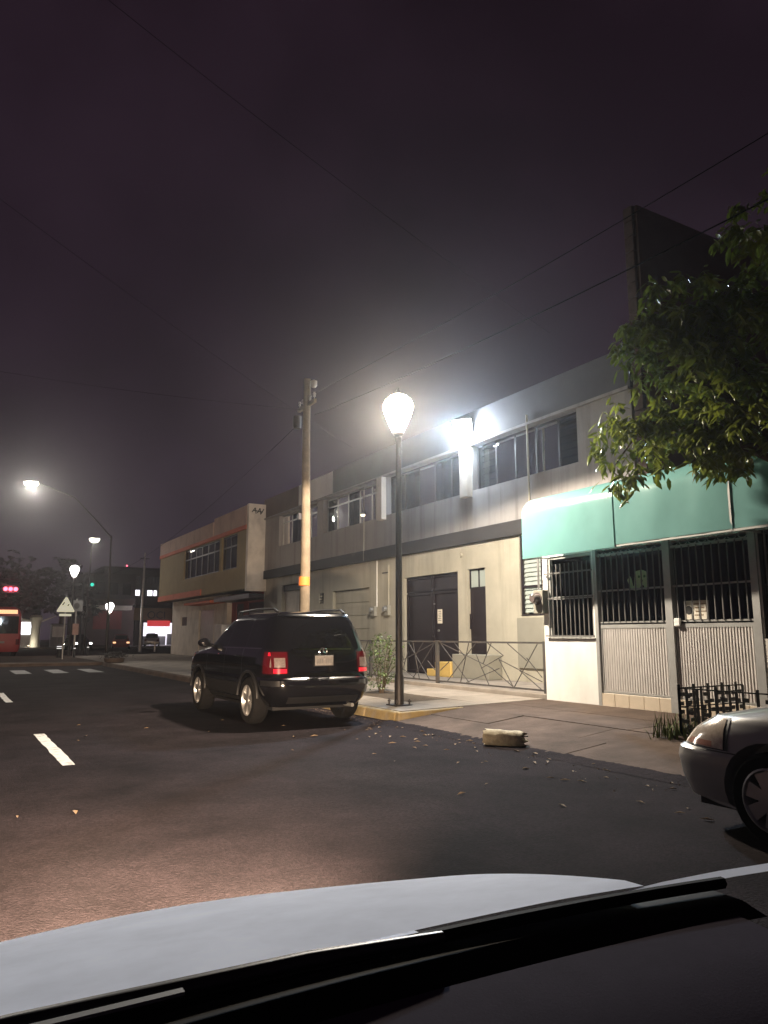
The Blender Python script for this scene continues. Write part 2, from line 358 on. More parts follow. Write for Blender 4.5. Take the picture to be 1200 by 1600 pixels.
# sloping driveway in front of the shop, cast in irregular slabs
apron = struct('driveway', MB().hexa([(6.32,4.6,-.1),(7.7,4.6,-.1),(7.7,10.42,-.1),(6.32,10.42,-.1)], [(6.34,4.6,-.01),(7.7,4.6,.14),(7.7,10.42,.14),(6.34,10.42,-.01)]), 'joint_dirt')
for (x0, x1, y0, y1) in [(6.27,7.0,8.6,10.41),(7.0,7.7,8.9,10.41),(6.25,7.0,6.6,8.6),(7.0,7.7,7.1,8.9),(6.3,7.0,4.6,6.6),(7.0,7.7,4.6,7.1)]:
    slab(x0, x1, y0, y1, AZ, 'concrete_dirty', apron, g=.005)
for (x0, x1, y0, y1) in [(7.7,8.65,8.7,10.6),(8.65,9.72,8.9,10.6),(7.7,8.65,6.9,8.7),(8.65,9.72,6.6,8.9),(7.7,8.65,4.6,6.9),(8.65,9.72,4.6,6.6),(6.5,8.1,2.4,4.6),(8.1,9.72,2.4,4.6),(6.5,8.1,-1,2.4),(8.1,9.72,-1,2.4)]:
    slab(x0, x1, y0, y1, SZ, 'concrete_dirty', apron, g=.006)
MB().box(7.72, 9.7, -1, 10.5, .0, .13).build('bedding', 'joint_dirt', apron)
# broken edge of asphalt crumbs along the gutter
mb = MB(); g = random.Random(3)
for i in range(620):
    y = g.uniform(4.3, 14); x = 6.26-abs(g.gauss(0, .12))*(1.0 if i % 5 else 3.5); s = g.uniform(.003, .011)*(1.7 if g.random() < .06 else 1)
    v = [(x+g.uniform(-s,s), y+g.uniform(-s,s), g.uniform(.0,.6)*s) for _ in range(4)]+[(x, y, s)]
    mb.add([(x-s,y-s,0),(x+s,y-s*.8,0),(x+s*.9,y+s,0),(x-s,y+s*.7,0),(x+g.uniform(-.3,.3)*s,y,s*1.1)], [(0,1,4),(1,2,4),(2,3,4),(3,0,4),(3,2,1,0)])
rg = MB(); gg = random.Random(17); n = 150; a_ = []; b_ = []; c_ = []
for i in range(n+1):
    y = 4.3+6.3*i/n; e = .05*mnoise.noise(Vector((y*1.7, 3, 0)))+.05*mnoise.noise(Vector((y*6, 7, 0)))+gg.uniform(-.02, .02)
    a_.append((6.02, y, .003)); b_.append((6.22+e*.5, y, .014+gg.uniform(0, .01))); c_.append((6.335+e, y, .026+max(0, e)*.11))
rg.add(a_+b_+c_, [(i, n+1+i, n+2+i, i+1) for i in range(n)]+[(n+1+i, 2*n+2+i, 2*n+3+i, n+2+i) for i in range(n)]).build('ragged_edge', 'asphalt', road, smooth=50)
tag(mb.build('gutter_gravel', 'concrete_dirty'), 'loose gravel and crumbs lying along the gutter edge', 'gravel', kind='stuff')
mb = MB()
for i in range(95):
    if i < 85: x, y = 6.25-abs(g.gauss(0, .75)), g.uniform(3.8, 10)
    else: x, y = g.uniform(.5, 6), g.uniform(6.0, 13)
    a = g.uniform(0, 6.28); s = g.uniform(.022, .06); c, d = math.cos(a)*s, math.sin(a)*s; w = .34
    mb.add([(x-c,y-d,.006),(x+d*w,y-c*w,.006+s*.25),(x+c,y+d,.008+s*.1),(x-d*w,y+c*w,.006+s*.3)], [(0,1,2,3)])
tag(mb.build('fallen_leaves', 'dry_leaf'), 'dry leaves scattered over the asphalt', 'leaves', kind='stuff')
# raised court behind the railing
court = struct('courtyard_floor', MB().box(9.86, 12.0, 10.52, 20.4, -.05, .295), 'concrete')
struct('fence_plinth', MB().box(9.66, 9.86, 10.52, 20.4, -.05, .31), 'concrete', bev=.02)
# far side of the crossing: traffic island and far pavement
isl = []
for i in range(9): a = math.pi/2*i/8; isl.append((6.2+1.3*math.sin(a)-.4, 38.6-1.3*math.cos(a)))
poly = [(-14, 37.3)]+isl+[(9.5, 39.5), (13.5, 44), (13.5, 51), (-14, 51)]
mb = MB(); n = len(poly); mb.add([(a,b,-.05) for a,b in poly]+[(a,b,.14) for a,b in poly], [tuple(range(n-1,-1,-1)), tuple(range(n,2*n))]+[(i,(i+1)%n,n+(i+1)%n,n+i) for i in range(n)])
struct('traffic_island', mb, 'concrete_dirty')
struct('far_sidewalk', MB().box(-60, 120, 86, 110, -.05, .12), 'concrete_dirty')
struct('corner_sidewalk', MB().box(12.31, 40, 30.9, 49, -.05, .2), 'concrete_dirty')

# ------------------------------------------------------------------ main two-storey building
B = thing('main_building', 'long two-storey building with cream ground floor, grey upper floor and dark grey band', 'building', (12.1, 20.5, 0))
LO = [(16.43,19.2,.2,3.12), (15.22,16.0,.85,3.14), (12.4,13.87,1.84,3.8), (21.4,24.1,.2,2.96), (24.85,25.25,2.55,2.95), (27.0,28.9,.2,3.45)]
MB().wall(12.0, 12.3, 10.1, 30.9, 0, 3.82, LO).build('ground_floor_wall', 'plaster_cream', B)
MB().box(11.86, 12.28, 10.1, 30.9, 3.822, 4.19).build('grey_band', 'paint_greyband', B, bev=.01)
UP = [(11.66,15.54,5.22,6.46), (15.92,20.1,5.2,6.46), (20.52,24.8,5.17,6.44), (25.3,29.1,5.12,6.42)]
MB().wall(11.9, 12.3, 10.1, 30.9, 4.192, 6.5, UP).build('upper_wall', 'plaster_grey', B)
MB().box(11.9, 12.15, 10.1, 24.0, 6.502, 7.42).build('parapet', 'paint_parapet', B)
tag(MB().box(11.9, 12.15, 24.002, 27.1, 6.502, 7.4).build('parapet', 'plaster_white', B), 'paler stretch of parapet')
tag(MB().box(11.9, 12.15, 27.102, 30.9, 6.502, 7.4).build('parapet', 'paint_brown', B), 'brown stretch of parapet')
MB().box(11.82, 11.9, 10.1, 30.9, 6.46, 6.53).build('window_lintel', 'plaster_grey', B)
MB().box(12.16, 26, 10.1, 30.9, 6.6, 6.75).build('roof', 'concrete_dirty', B)
MB().box(25.8, 26, 10.1, 30.9, 0, 6.6).build('rear_wall', 'plaster_grey', B)
MB().box(12.3, 25.8, 30.72, 30.88, 0, 6.6).build('end_wall', 'plaster_grey', B)
MB().box(12.3, 25.8, 10.12, 10.28, 0, 6.6).build('end_wall', 'plaster_grey', B)
for y in (15.54, 20.1):   # white fins between the upper windows
    MB().box(11.72, 12.2, y+.02, y+.36, 5.06, 6.455).build('fin', 'plaster_oldwhite', B, bev=.01)
MB().box(12.3, 12.5, 25.0, 25.25, 4.3, 6.4).build('inner_pier', 'plaster_grey', B)
def frame_bars(mb, x, y0, y1, z0, z1, ny, zs=(), w=.045):
    mb.box(x-.02, x+.03, y0, y0+w, z0, z1).box(x-.02, x+.03, y1-w, y1, z0, z1).box(x-.02, x+.03, y0+w, y1-w, z0, z0+w).box(x-.02, x+.03, y0+w, y1-w, z1-w, z1)
    for i in range(1, ny):
        y = y0+(y1-y0)*i/ny; mb.box(x-.015, x+.025, y-w/2, y+w/2, z0+w, z1-w)
    for z in zs: mb.box(x-.012, x+.022, y0+w, y1-w, z-w/2, z+w/2)
    return mb
def curtain(y0, y1, z0, z1, x, amp=.03, wl=.22, seed=0):
    n = int((y1-y0)/.035); g = random.Random(seed); ph = [g.uniform(0, 6) for _ in range(3)]
    vs = []
    for i in range(n+1):
        y = y0+(y1-y0)*i/n; dx = amp*(math.sin(y/wl*6.28+ph[0])+.6*math.sin(y/wl*3.7+ph[1])); vs += [(x+dx, y, z0), (x+dx, y, z1)]
    return MB().add(vs, [(2*i, 2*i+2, 2*i+3, 2*i+1) for i in range(n)])
for k, (y0, y1, z0, z1) in enumerate(UP):
    w = frame_bars(MB(), 12.1, y0, y1, z0, z1, (5, 5, 5, 4)[k], zs=((6.12,) if k >= 2 else ()), w=.05).build('window', 'metal_dark' if k < 2 else 'metal_light', B)
    n = (5, 5, 5, 4)[k]
    for i in range(n):
        a = y0+(y1-y0)*i/n; b = y0+(y1-y0)*(i+1)/n
        MB().add([(12.105,a+.02,z0+.03),(12.105,b-.02,z0+.03),(12.105+rnd.uniform(-.012,.012),b-.02,z1-.03),(12.105+rnd.uniform(-.012,.012),a+.02,z1-.03)], [(0,1,2,3)]).build('pane', 'glass_dark' if k < 2 else 'glass', w)
    if k == 0:
        for q in range(7): MB().box(12.2, 12.22, y0+.05, y1-.05, z0+.1+q*.17, z0+.13+q*.17).build('blind_slat', 'curtain_dark', w)
    else:
        g = random.Random(k); yy = y0+.05
        while yy < y1-.4:
            l = g.uniform(.5, 1.2)
            if g.random() < .8: curtain(yy, min(yy+l, y1-.05), z0+.02, z1-.04, 12.25, seed=k*10+int(yy)).build('curtain', 'curtain_grey' if (k > 1 and g.random() < .6) else 'curtain_dark', w)
            yy += l+g.uniform(0, .15)
    MB().box(12.8, 12.85, y0-.3, y1+.3, 4.4, 6.5).build('room_wall', 'room_dark', B)
# garage door: two dark leaves with frames, transom boards, notice and lock
gd = MB().box(12.12, 12.16, 16.43, 19.2, .297, 3.12).build('garage_door', 'metal_dark', B)
for (a, b, c, d) in [(16.44,17.79,.32,2.62),(17.83,19.19,.32,2.62),(16.44,17.79,2.66,3.1),(17.83,19.19,2.66,3.1)]:
    frame_bars(MB(), 12.1, a, b, c, d, 1, w=.06).build('leaf_frame', 'metal_dark', gd)
MB().box(12.105, 12.118, 17.36, 17.58, 1.72, 2.12).build('notice', 'paper', gd)
for i in range(6): MB().box(12.1015, 12.104, 17.39, 17.55-rnd.uniform(0,.08), 2.05-i*.05, 2.062-i*.05).build('notice_line', 'ink', gd)
MB().lathe([(.0,-.02),(.035,-.02),(.035,.02),(.0,.02)], (12.1, 17.52, 1.52), 12, 'x').build('lock', 'galvanised', gd)
MB().lathe([(.0,-.02),(.028,-.02),(.028,.02),(.0,.02)], (12.1, 17.55, .92), 12, 'x').build('lock', 'galvanised', gd)
MB().lathe([(.0,-.02),(.02,-.02),(.02,.02),(.0,.02)], (12.1, 17.72, 2.28), 10, 'x').build('lock', 'galvanised', gd)
nd = MB().box(12.1, 12.15, 15.22, 16.0, .852, 2.62).build('narrow_door', 'metal_dark', B)
frame_bars(MB(), 12.1, 15.22, 16.0, 2.62, 3.14, 2, w=.035).build('transom_frame', 'metal_dark', nd)
for a, b in ((15.25,15.6),(15.62,15.97)): MB().box(12.112, 12.118, a, b, 2.65, 3.11).build('pane', 'glass_frost', nd)
MB().box(12.06, 12.1, 15.96, 16.0, 1.55, 1.95).build('door_pull', 'metal_dark', nd)
MB().box(11.55, 11.99, 14.62, 16.12, .297, .90).build('planter_block', 'paint_dado', B, bev=.012)
MB().box(11.5, 11.99, 16.14, 16.85, .297, .68).build('step', 'paint_yellow', B, bev=.012)
MB().box(11.5, 11.99, 16.86, 17.25, .297, .48).build('step', 'paint_yellow', B, bev=.012)
# louvred window at the right and the grey dado under it
lw = frame_bars(MB(), 12.06, 12.4, 13.87, 1.84, 3.8, 2, zs=(2.55, 3.25), w=.05).build('louvre_window', 'metal_dark', B)
for i in range(17):
    z = 1.93+i*.108
    for a, b in ((12.46,13.1),(13.17,13.81)): MB().hexa([(12.09,a,z),(12.10,a,z),(12.10,b,z),(12.09,b,z)], [(12.13,a,z+.1),(12.14,a,z+.1),(12.14,b,z+.1),(12.13,b,z+.1)]).build('louvre', 'glass_frost', lw)
MB().box(11.94, 12.0, 12.2, 13.95, .62, 1.80).build('dado_panel', 'paint_dado', B)
MB().box(12.6, 12.65, 12.2, 14, 1.6, 4).build('room_wall', 'room_dark', B)
# roller door, vent, old doorway on the left, conduits and meters
rd = MB().box(12.13, 12.17, 21.4, 24.1, .2, 2.96).build('roller_door', 'plaster_cream', B)
for i in range(6): MB().box(12.105, 12.13, 21.42, 24.08, .26+i*.45, .26+i*.45+.43).build('door_panel', 'plaster_cream', rd, bev=.01)
MB().box(12.15, 12.2, 24.85, 25.25, 2.55, 2.95).build('vent_back', 'room_dark', B)
for i in range(4): MB().box(12.02, 12.06, 24.86, 25.24, 2.57+i*.1, 2.6+i*.1).build('vent_slat', 'metal_dark', B)
od = MB().box(12.15, 12.2, 27.0, 28.9, .2, 3.45).build('old_door', 'plaster_oldwhite', B)
MB().box(12.08, 12.15, 27.0, 28.9, 3.2, 3.45).build('roller_box', 'metal_dark', od)
for yy, z0, z1 in ((20.84, 2.3, 3.8), (20.1, 2.3, 3.6)):
    MB().tube([(11.975,yy,z0),(11.975,yy,z1)], .02, 8).build('conduit', 'plaster_white' if yy > 20.5 else 'plaster_cream', B, smooth=50)
for yy in (20.98, 20.12):
    me = MB().box(11.88, 11.995, yy-.13, yy+.13, 2.0, 2.32).build('meter_box', 'paint_dado', B, bev=.015)
    MB().lathe([(.0,-.1),(.075,-.1),(.085,-.02),(.085,.0)], (11.88, yy, 2.2), 16, 'x').build('meter_dial', 'galvanised', me, smooth=40)
MB().tube([(11.85,13.26,4.2),(11.85,13.26,6.72)], .028, 10).build('downpipe', 'plaster_cream', B, smooth=50)
MB().tube([(11.87,21.55,3.85),(11.87,21.55,6.35)], .016, 8).build('conduit', 'plaster_cream', B, smooth=50)
wl = MB().tube([(11.9,21.4,5.45),(11.78,21.35,5.47),(11.7,21.3,5.42)], .012, 8).build('lamp_bracket', 'metal_dark', B, smooth=50)
MB().lathe([(.015,.06),(.05,.04),(.085,-.01),(.0,-.012)], (11.68, 21.28, 5.37), 16).build('lamp_shade', 'metal_light', wl, smooth=50)
MB().lathe([(.0,-.012),(.075,-.014),(.06,-.05),(.0,-.06)], (11.68, 21.28, 5.37), 16).build('bulb', 'bulb_small', wl, smooth=60)
MB().box(11.97, 11.998, 20.1, 20.5, 3.35, 3.38).build('cable_clip', 'metal_dark', B)
MB().lathe([(.0,-.03),(.05,-.03),(.06,.02),(.0,.02)], (11.98, 16.25, 3.55), 12, 'x').build('wall_socket', 'plaster_cream', B)
# tall blind wall rising over the right end of the building
tw = thing('tall_side_wall', 'tall dark blind wall rising above the roof behind the tree', 'wall', (15, 9.95, 0))
MB().box(12.0, 20, 9.75, 10.08, 0, 10.5).build('rendered_face', 'paint_brown', tw)
z = 0
while z < 10.45:
    MB().box(11.9, 11.998, 9.8, 10.03, z+.01, min(z+.34, 10.5)).build('edge_block', 'brick_edge', tw, bev=.01); z += .35
# dark bushy tree standing behind the roof
# ------------------------------------------------------------------ shop annex under the green awning
S = thing('shop_annex', 'single-storey shop front with barred windows and metal doors under the green awning', 'shop', (9.65, 6, 0))
X = 9.65
MB().wall(X, X+.2, 2.0, 10.5, 0, 3.5, [(9.26,10.38,1.33,2.83),(6.28,9.16,.44,2.83),(2.4,6.16,1.34,2.83)]).build('front_wall', 'plaster_white', S)
MB().box(X+.2, 11.85, 10.3, 10.5, 0, 3.5).build('side_wall', 'plaster_white', S)
MB().box(X, 11.85, 2.0, 10.5, 3.502, 3.62).build('roof', 'concrete_dirty', S)
MB().box(X+.2, 11.85, 2.0, 2.2, 0, 3.5).build('side_wall', 'plaster_white', S)
MB().box(11.6, 11.8, 2.2, 10.3, 0, 3.5).build('room_back_wall', 'room_dark', S)
MB().box(X+.2, 11.6, 2.2, 10.3, .2, .25).build('room_floor', 'room_dark', S)
mat('metal_bar', (.17, .165, .16), .5, .3, var=.15, scale=6)
def bars(parent, y0, y1, z0, z1, n, x, m='metal_bar', r=.009, name='bar'):
    first = None
    for i in range(n):
        yy = y0+(y1-y0)*(i+.5)/n
        if first is None:
            first = MB().box(-r, r, -r, r, 0, z1-z0).build(name, m); first.parent = parent
            first.location = Vector((x, yy, z0))-LOC[ROOT]
        else:
            c = first.copy(); COL.objects.link(c); c.location = Vector((x, yy, z0))-LOC[ROOT]
    return first
ROOT = S.name
# barred window on the left
w = frame_bars(MB(), X+.05, 9.26, 10.38, 1.33, 2.83, 1, zs=(2.06,), w=.05).build('window', 'metal_light', S)
MB().box(X+.1, X+.105, 9.3, 10.34, 1.37, 2.8).build('pane', 'glass_dark', w)
curtain(9.3, 10.34, 1.36, 2.12, X+.2, .015, .12, 5).build('curtain', 'curtain_grey', w)
MB().box(X-.055, X-.03, 9.22, 10.42, 2.04, 2.065).build('grille_rail', 'metal_bar', w)
MB().box(X-.055, X-.03, 9.22, 10.42, 2.50, 2.525).build('grille_rail', 'metal_bar', w)
MB().box(X-.055, X-.03, 9.22, 10.42, 1.36, 1.385).build('grille_rail', 'metal_bar', w)
LOC[w.name] = LOC[S.name]
bars(S, 9.28, 10.36, 1.36, 2.68, 10, X-.042, 'metal_bar', .008)
# two-leaf metal shop door
MB().box(X-.03, X+.1, 9.13, 9.2, .2, 3.0).build('door_post', 'metal_light', S)
MB().box(X-.04, X+.1, 7.60, 7.73, .2, 3.0).build('door_post', 'metal_light', S)
MB().box(X-.03, X+.1, 6.17, 6.28, .2, 3.0).build('door_post', 'metal_light', S)
for (a, b) in ((7.73, 9.13), (6.28, 7.60)):
    fr = MB().box(X, X+.05, a, b, 1.5, 1.56).box(X, X+.05, a, b, .43, .47).box(X, X+.05, a, a+.04, .47, 1.5).box(X, X+.05, b-.04, b, .47, 1.5).box(X, X+.05, a, b, 2.12, 2.145).box(X, X+.05, a, b, 2.72, 2.76).box(X, X+.05, a, b, 1.585, 1.61).build('door_frame', 'metal_light', S)
    MB().box(X+.02, X+.04, a+.04, b-.04, 1.56, 1.585).build('dark_gap', 'metal_black', fr)
    n = 26; pts = []
    for i in range(n*4+1):
        yy = a+.04+(b-a-.08)*i/(n*4); pts.append((X+.012-(.009 if i % 4 in (1, 2) else 0), yy))
    vs = [(px, py, .47) for px, py in pts]+[(px, py, 1.5) for px, py in pts]; m_ = len(pts)
    MB().add(vs, [(i, i+1, m_+i+1, m_+i) for i in range(m_-1)]).build('corrugated_panel', 'metal_corr', fr)
    MB().box(X+.06, X+.065, a, b, 1.6, 2.8).build('pane', 'glass_dark', fr)
    bars(S, a+.02, b-.02, 1.60, 2.74, 11 if a > 7 else 10, X-.008, 'metal_bar', .008)
    for i in range(8):      # scrolled row above the bars
        yy = a+(b-a)*(i+.5)/8; pts = [(X-.008, yy+.07*math.cos(t), 2.80+.045*math.sin(t)) for t in [j*math.pi/5 for j in range(11)]]
        MB().tube(pts, .007, 5, cap=False).build('scroll', 'metal_light', fr)
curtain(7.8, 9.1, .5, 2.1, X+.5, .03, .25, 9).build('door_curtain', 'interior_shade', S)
MB().box(X-.05, X+.0, 7.48, 7.58, 1.52, 1.64).build('lock_box', 'plaster_white', S, bev=.01)
# tooth-shaped sticker and printed sheet behind the bars
def outline(pts, x0, x1): return MB().prism(pts, x0, x1)
st = outline([(8.52-.42*a, 2.10+.34*b) for a, b in [(.0,.55),(.12,.75),(.2,.6),(.26,.25),(.32,.22),(.36,.7),(.45,.95),(.7,1.0),(.92,.9),(1.0,.6),(.95,.2),(.88,.02),(.78,.25),(.66,.28),(.55,.08),(.4,.02),(.25,.05),(.12,.2)]], X+.045, X+.055).build('window_sticker', 'sticker_green', S)
for a, b in ((8.27,2.33),(8.16,2.33),(8.22,2.26)): MB().lathe([(.0,-.004),(.022,-.004),(.022,.0),(.0,.0)], (X+.043, a, b), 10, 'x').build('sticker_mark', 'ink_green', st)
ps = MB().box(X+.045, X+.055, 7.03, 7.45, 1.62, 1.90).build('printed_sheet', 'paper', S)
MB().lathe([(.05,-.003),(.065,-.003),(.065,.0),(.05,.0)], (X+.044, 7.37, 1.76), 18, 'x').build('round_mark', 'ink', ps)
for i, (a, b) in enumerate([(7.07,7.27),(7.10,7.27),(7.06,7.25),(7.12,7.27)]): MB().box(X+.0425, X+.0445, a, b, 1.84-i*.055, 1.857-i*.055).build('text_line', 'sign_brown', ps)
# tile skirting below the doors and tiled pier at the right
for i in range(10):
    yy = 9.15-i*.3
    MB().box(X-.025, X-.001, yy-.293, yy, .19, .425).build('tile', 'tile_cream', S, bev=.004)
for j in range(4):
    for i in range(5): MB().box(X-.02, X-.001, 6.14-i*.4-.393, 6.14-i*.4, .22+j*.28, .22+j*.28+.274).build('wall_tile', 'tile_white', S, bev=.003)
w = frame_bars(MB(), X+.05, 2.4, 6.16, 1.34, 2.83, 4, zs=(2.06,), w=.05).build('window', 'metal_black', S)
MB().box(X+.1, X+.105, 2.44, 6.12, 1.38, 2.8).build('pane', 'glass_dark', w)
bars(S, 2.45, 6.1, 1.36, 2.82, 26, X-.02, 'metal_bar', .008)
# electricity meter on the corner
mt = thing('electricity_meter', 'round glass electricity meter on a grey box at the shop corner', 'meter', (9.56, 10.5, 1.9))
MB().box(9.5, 9.65, 10.36, 10.62, 1.78, 2.22).build('box', 'paint_dado', mt, bev=.015)
MB().lathe([(.0,-.13),(.07,-.13),(.092,-.1),(.095,-.0),(.12,0.0),(.12,.02),(.0,.02)], (9.49, 10.5, 2.06), 20, 'x').build('glass_dome', 'lens_clear', mt, smooth=40)
MB().tube([(9.6,10.56,2.2),(9.6,10.56,3.5)], .022, 8).build('conduit', 'galvanised', mt, smooth=50)
# ------------------------------------------------------------------ awning
A = thing('awning', 'long rounded green translucent awning over the shop front', 'awning', (9.3, 7, 2.7))
def awning_panel(y0, y1, zb, dx, name='panel'):
    prof = [(9.0+dx, zb)]
    prof += [(9.0+dx, 3.0), (9.0+dx, 3.3), (9.0+dx, 3.48), (9.0+dx, 3.55)]
    for i in range(1, 13):
        a = math.pi/2*i/12; prof.append((9.42+dx-.42*math.cos(a), 3.55+.36*math.sin(a)))
    prof += [(9.75, 3.96), (10.15, 4.0)]
    n = len(prof); seg = 14; vs = []
    for j in range(seg+1):
        yy = y0+(y1-y0)*j/seg
        for i, (px, pz) in enumerate(prof):
            w = .006*math.sin(yy*7+pz*3)+.004*math.sin(yy*17)
            vs.append((px+(w if pz < 3.6 and pz > zb else w*.4), yy, pz))
    fs = [(j*n+i, j*n+i+1, (j+1)*n+i+1, (j+1)*n+i) for j in range(seg) for i in range(n-1)]
    o = MB().add(vs, fs).build(name, 'awning_green', A, smooth=35)
    s = o.modifiers.new('thickness', 'SOLIDIFY'); s.thickness = .004; s.use_rim = False
    return o
awning_panel(8.13, 10.3, 2.76, 0); awning_panel(6.08, 8.17, 2.80, .012); awning_panel(4.0, 6.12, 2.80, .024); awning_panel(1.9, 4.04, 2.8, .012)
for yy in (10.28, 8.15, 6.1, 4.02):
    MB().bar((9.03, yy, 2.78), (9.03, yy, 3.55), .03).bar((9.03, yy, 3.55), (9.4, yy, 3.88), .03).bar((9.4, yy, 3.88), (10.1, yy, 3.96), .03).bar((9.03, yy, 2.80), (9.65, yy, 2.80), .03).build('rib', 'metal_light', A)
MB().box(9.02, 9.05, 1.95, 10.29, 2.765, 2.795).build('front_rail', 'metal_light', A)

# ------------------------------------------------------------------ zigzag railing
F = thing('zigzag_railing', 'low steel railing with random criss-cross bars in front of the garage door', 'railing', (9.76, 14, .3))
FX = 9.76
for yy in (10.62, 14.2, 17.3, 20.2): MB().box(FX-.035, FX+.035, yy-.035, yy+.035, .3, 1.27).build('post', 'metal_fence', F)
g = random.Random(21)
for (a, b) in ((10.66, 14.16), (14.24, 17.26), (17.34, 20.16)):
    MB().box(FX-.02, FX+.02, a, b, 1.225, 1.26).build('rail', 'metal_fence', F); MB().box(FX-.02, FX+.02, a, b, .345, .38).build('rail', 'metal_fence', F)
    segs = []
    Lp = b-a
    tops = [.05, .18, .42, .58, .9]; 
    lines = [((.02,1.22),(.33,.38)),((.02,1.22),(.55,.72)),((.10,.38),(.40,1.22)),((.33,1.22),(.24,.38)),((.55,1.22),(.47,.80)),((.52,1.22),(.66,.98)),((.66,.98),(.45,.70)),((.62,.9),(.74,.38)),((.62,.9),(.98,.52)),((.95,1.22),(.75,.38)),((.55,.72),(.74,.38)),((.80,.70),(.97,.38)),((.86,.95),(.98,.60)),((.30,.38),(.62,.72)),((.12,.80),(.02,.60)),((.40,1.0),(.52,.38)),((.18,1.22),(.30,.9)),((.70,1.22),(.86,.9))]
    fl = g.random() < .5
    for (p, q) in lines:
        t0 = 1-p[0]; t1 = 1-q[0]
        if a > 14 and a < 17: t0, t1 = p[0], q[0]
        MB().bar((FX, a+Lp*t0, p[1]), (FX, a+Lp*t1, q[1]), .014).build('bar', 'metal_fence', F)

# ------------------------------------------------------------------ ornamental guard at right
O = thing('ornamental_guard', 'low black iron guard with small square pattern beside the silver car', 'railing', (7.7, 5, .18))
def guard(p0, p1, n, dens):
    p0 = Vector(p0); p1 = Vector(p1); d = p1-p0; zb = SZ(p0.x)
    MB().bar((p0.x,p0.y,zb+.58), (p1.x,p1.y,zb+.58), .016).build('rail', 'metal_black', O); MB().bar((p0.x,p0.y,zb+.36), (p1.x,p1.y,zb+.36), .014).build('rail', 'metal_black', O); MB().bar((p0.x,p0.y,zb+.06), (p1.x,p1.y,zb+.06), .014).build('rail', 'metal_black', O)
    g = random.Random(n)
    for i in range(n+1):
        t = i/n; q = p0+d*t
        MB().box(q.x-.012, q.x+.012, q.y-.012, q.y+.012, zb, zb+(.62 if i % 2 == 0 else .58)).build('upright', 'metal_black', O)
        if i == n: break
        for j in range(5):
            if g.random() > dens: continue
            q2 = p0+d*(t+(g.uniform(.3, .7))/n); z = zb+.07+j*.1+g.uniform(0, .02); s = .03
            MB().bar((q2-d.normalized()*s)+Vector((0,0,z+.02)), (q2+d.normalized()*s)+Vector((0,0,z+.02)), .02, .045).build('square', 'metal_black', O)
guard((7.66, 6.04, 0), (8.9, 6.04, 0), 9, .95); guard((7.66, 6.04, 0), (7.66, 3.0, 0), 12, .85)
MB().box(7.6, 7.72, 2.9, 6.12, .0, .2).build('bed_kerb', 'concrete_dirty', O, bev=.02)
struct('plant_bed', MB().box(7.72, 9.0, 2.9, 6.0, .05, .175), 'soil')
tf = MB(); g = random.Random(4)
for i in range(120):
    x, y = 7.64+g.gauss(0, .10), 6.12+g.gauss(0, .13); h = g.uniform(.1, .34); a = g.uniform(0, 6.28); b = g.uniform(.02, .12); w = .008
    c, d = math.cos(a), math.sin(a); zb = SZ(x)-.01
    tf.add([(x-d*w,y+c*w,zb),(x+d*w,y-c*w,zb),(x+c*b*.5+d*w*.8,y+d*b*.5-c*w*.8,zb+h*.6),(x+c*b*.5-d*w*.8,y+d*b*.5+c*w*.8,zb+h*.6),(x+c*b*1.3,y+d*b*1.3,zb+h)], [(0,1,2,3),(3,2,4)])
tag(tf.build('grass_tuft', 'grass'), 'small tuft of grass at the foot of the black guard', 'grass', kind='stuff')

# ------------------------------------------------------------------ broken concrete post on the driveway
c = thing('concrete_log', 'broken piece of round concrete post lying at the edge of the driveway', 'rubble', (6.2, 7.55, .1), world=False, rz=R(-63)); c.scale = (.88, .95, .95)
mb = MB(); n = 20; vs = []; fs = []; g = random.Random(8); m_ = 9
for j in range(m_):
    xx = -.29+.58*j/(m_-1)
    for i in range(n):
        a = 2*math.pi*i/n; r = .105*(1+.14*mnoise.noise(Vector((xx*6, math.cos(a)*2, math.sin(a)*2))))*(1 if j < m_-1 else .9)
        e = (g.uniform(-.05, .05) if j == m_-1 else (g.uniform(-.03, .03) if j == 0 else 0))
        vs.append((xx+e, r*math.cos(a), r*math.sin(a)))
for j in range(m_-1):
    for i in range(n): fs.append((j*n+i, j*n+(i+1) % n, (j+1)*n+(i+1) % n, (j+1)*n+i))
k0 = len(vs); vs += [(-.27,0,0),(.2,0,.01)]
fs += [(k0, (i+1) % n, i) for i in range(n)]+[(k0+1, (m_-1)*n+i, (m_-1)*n+(i+1) % n) for i in range(n)]
o = mb.add(vs, fs).build('shaft', 'stone_log', smooth=50); o.parent = c
o = MB().tube([(.15,.03,.03),(.34,.05,.04)], .008, 6).tube([(.15,-.05,-.02),(.30,-.06,-.03)], .008, 6).build('rusty_bar', 'metal_dark'); o.parent = c

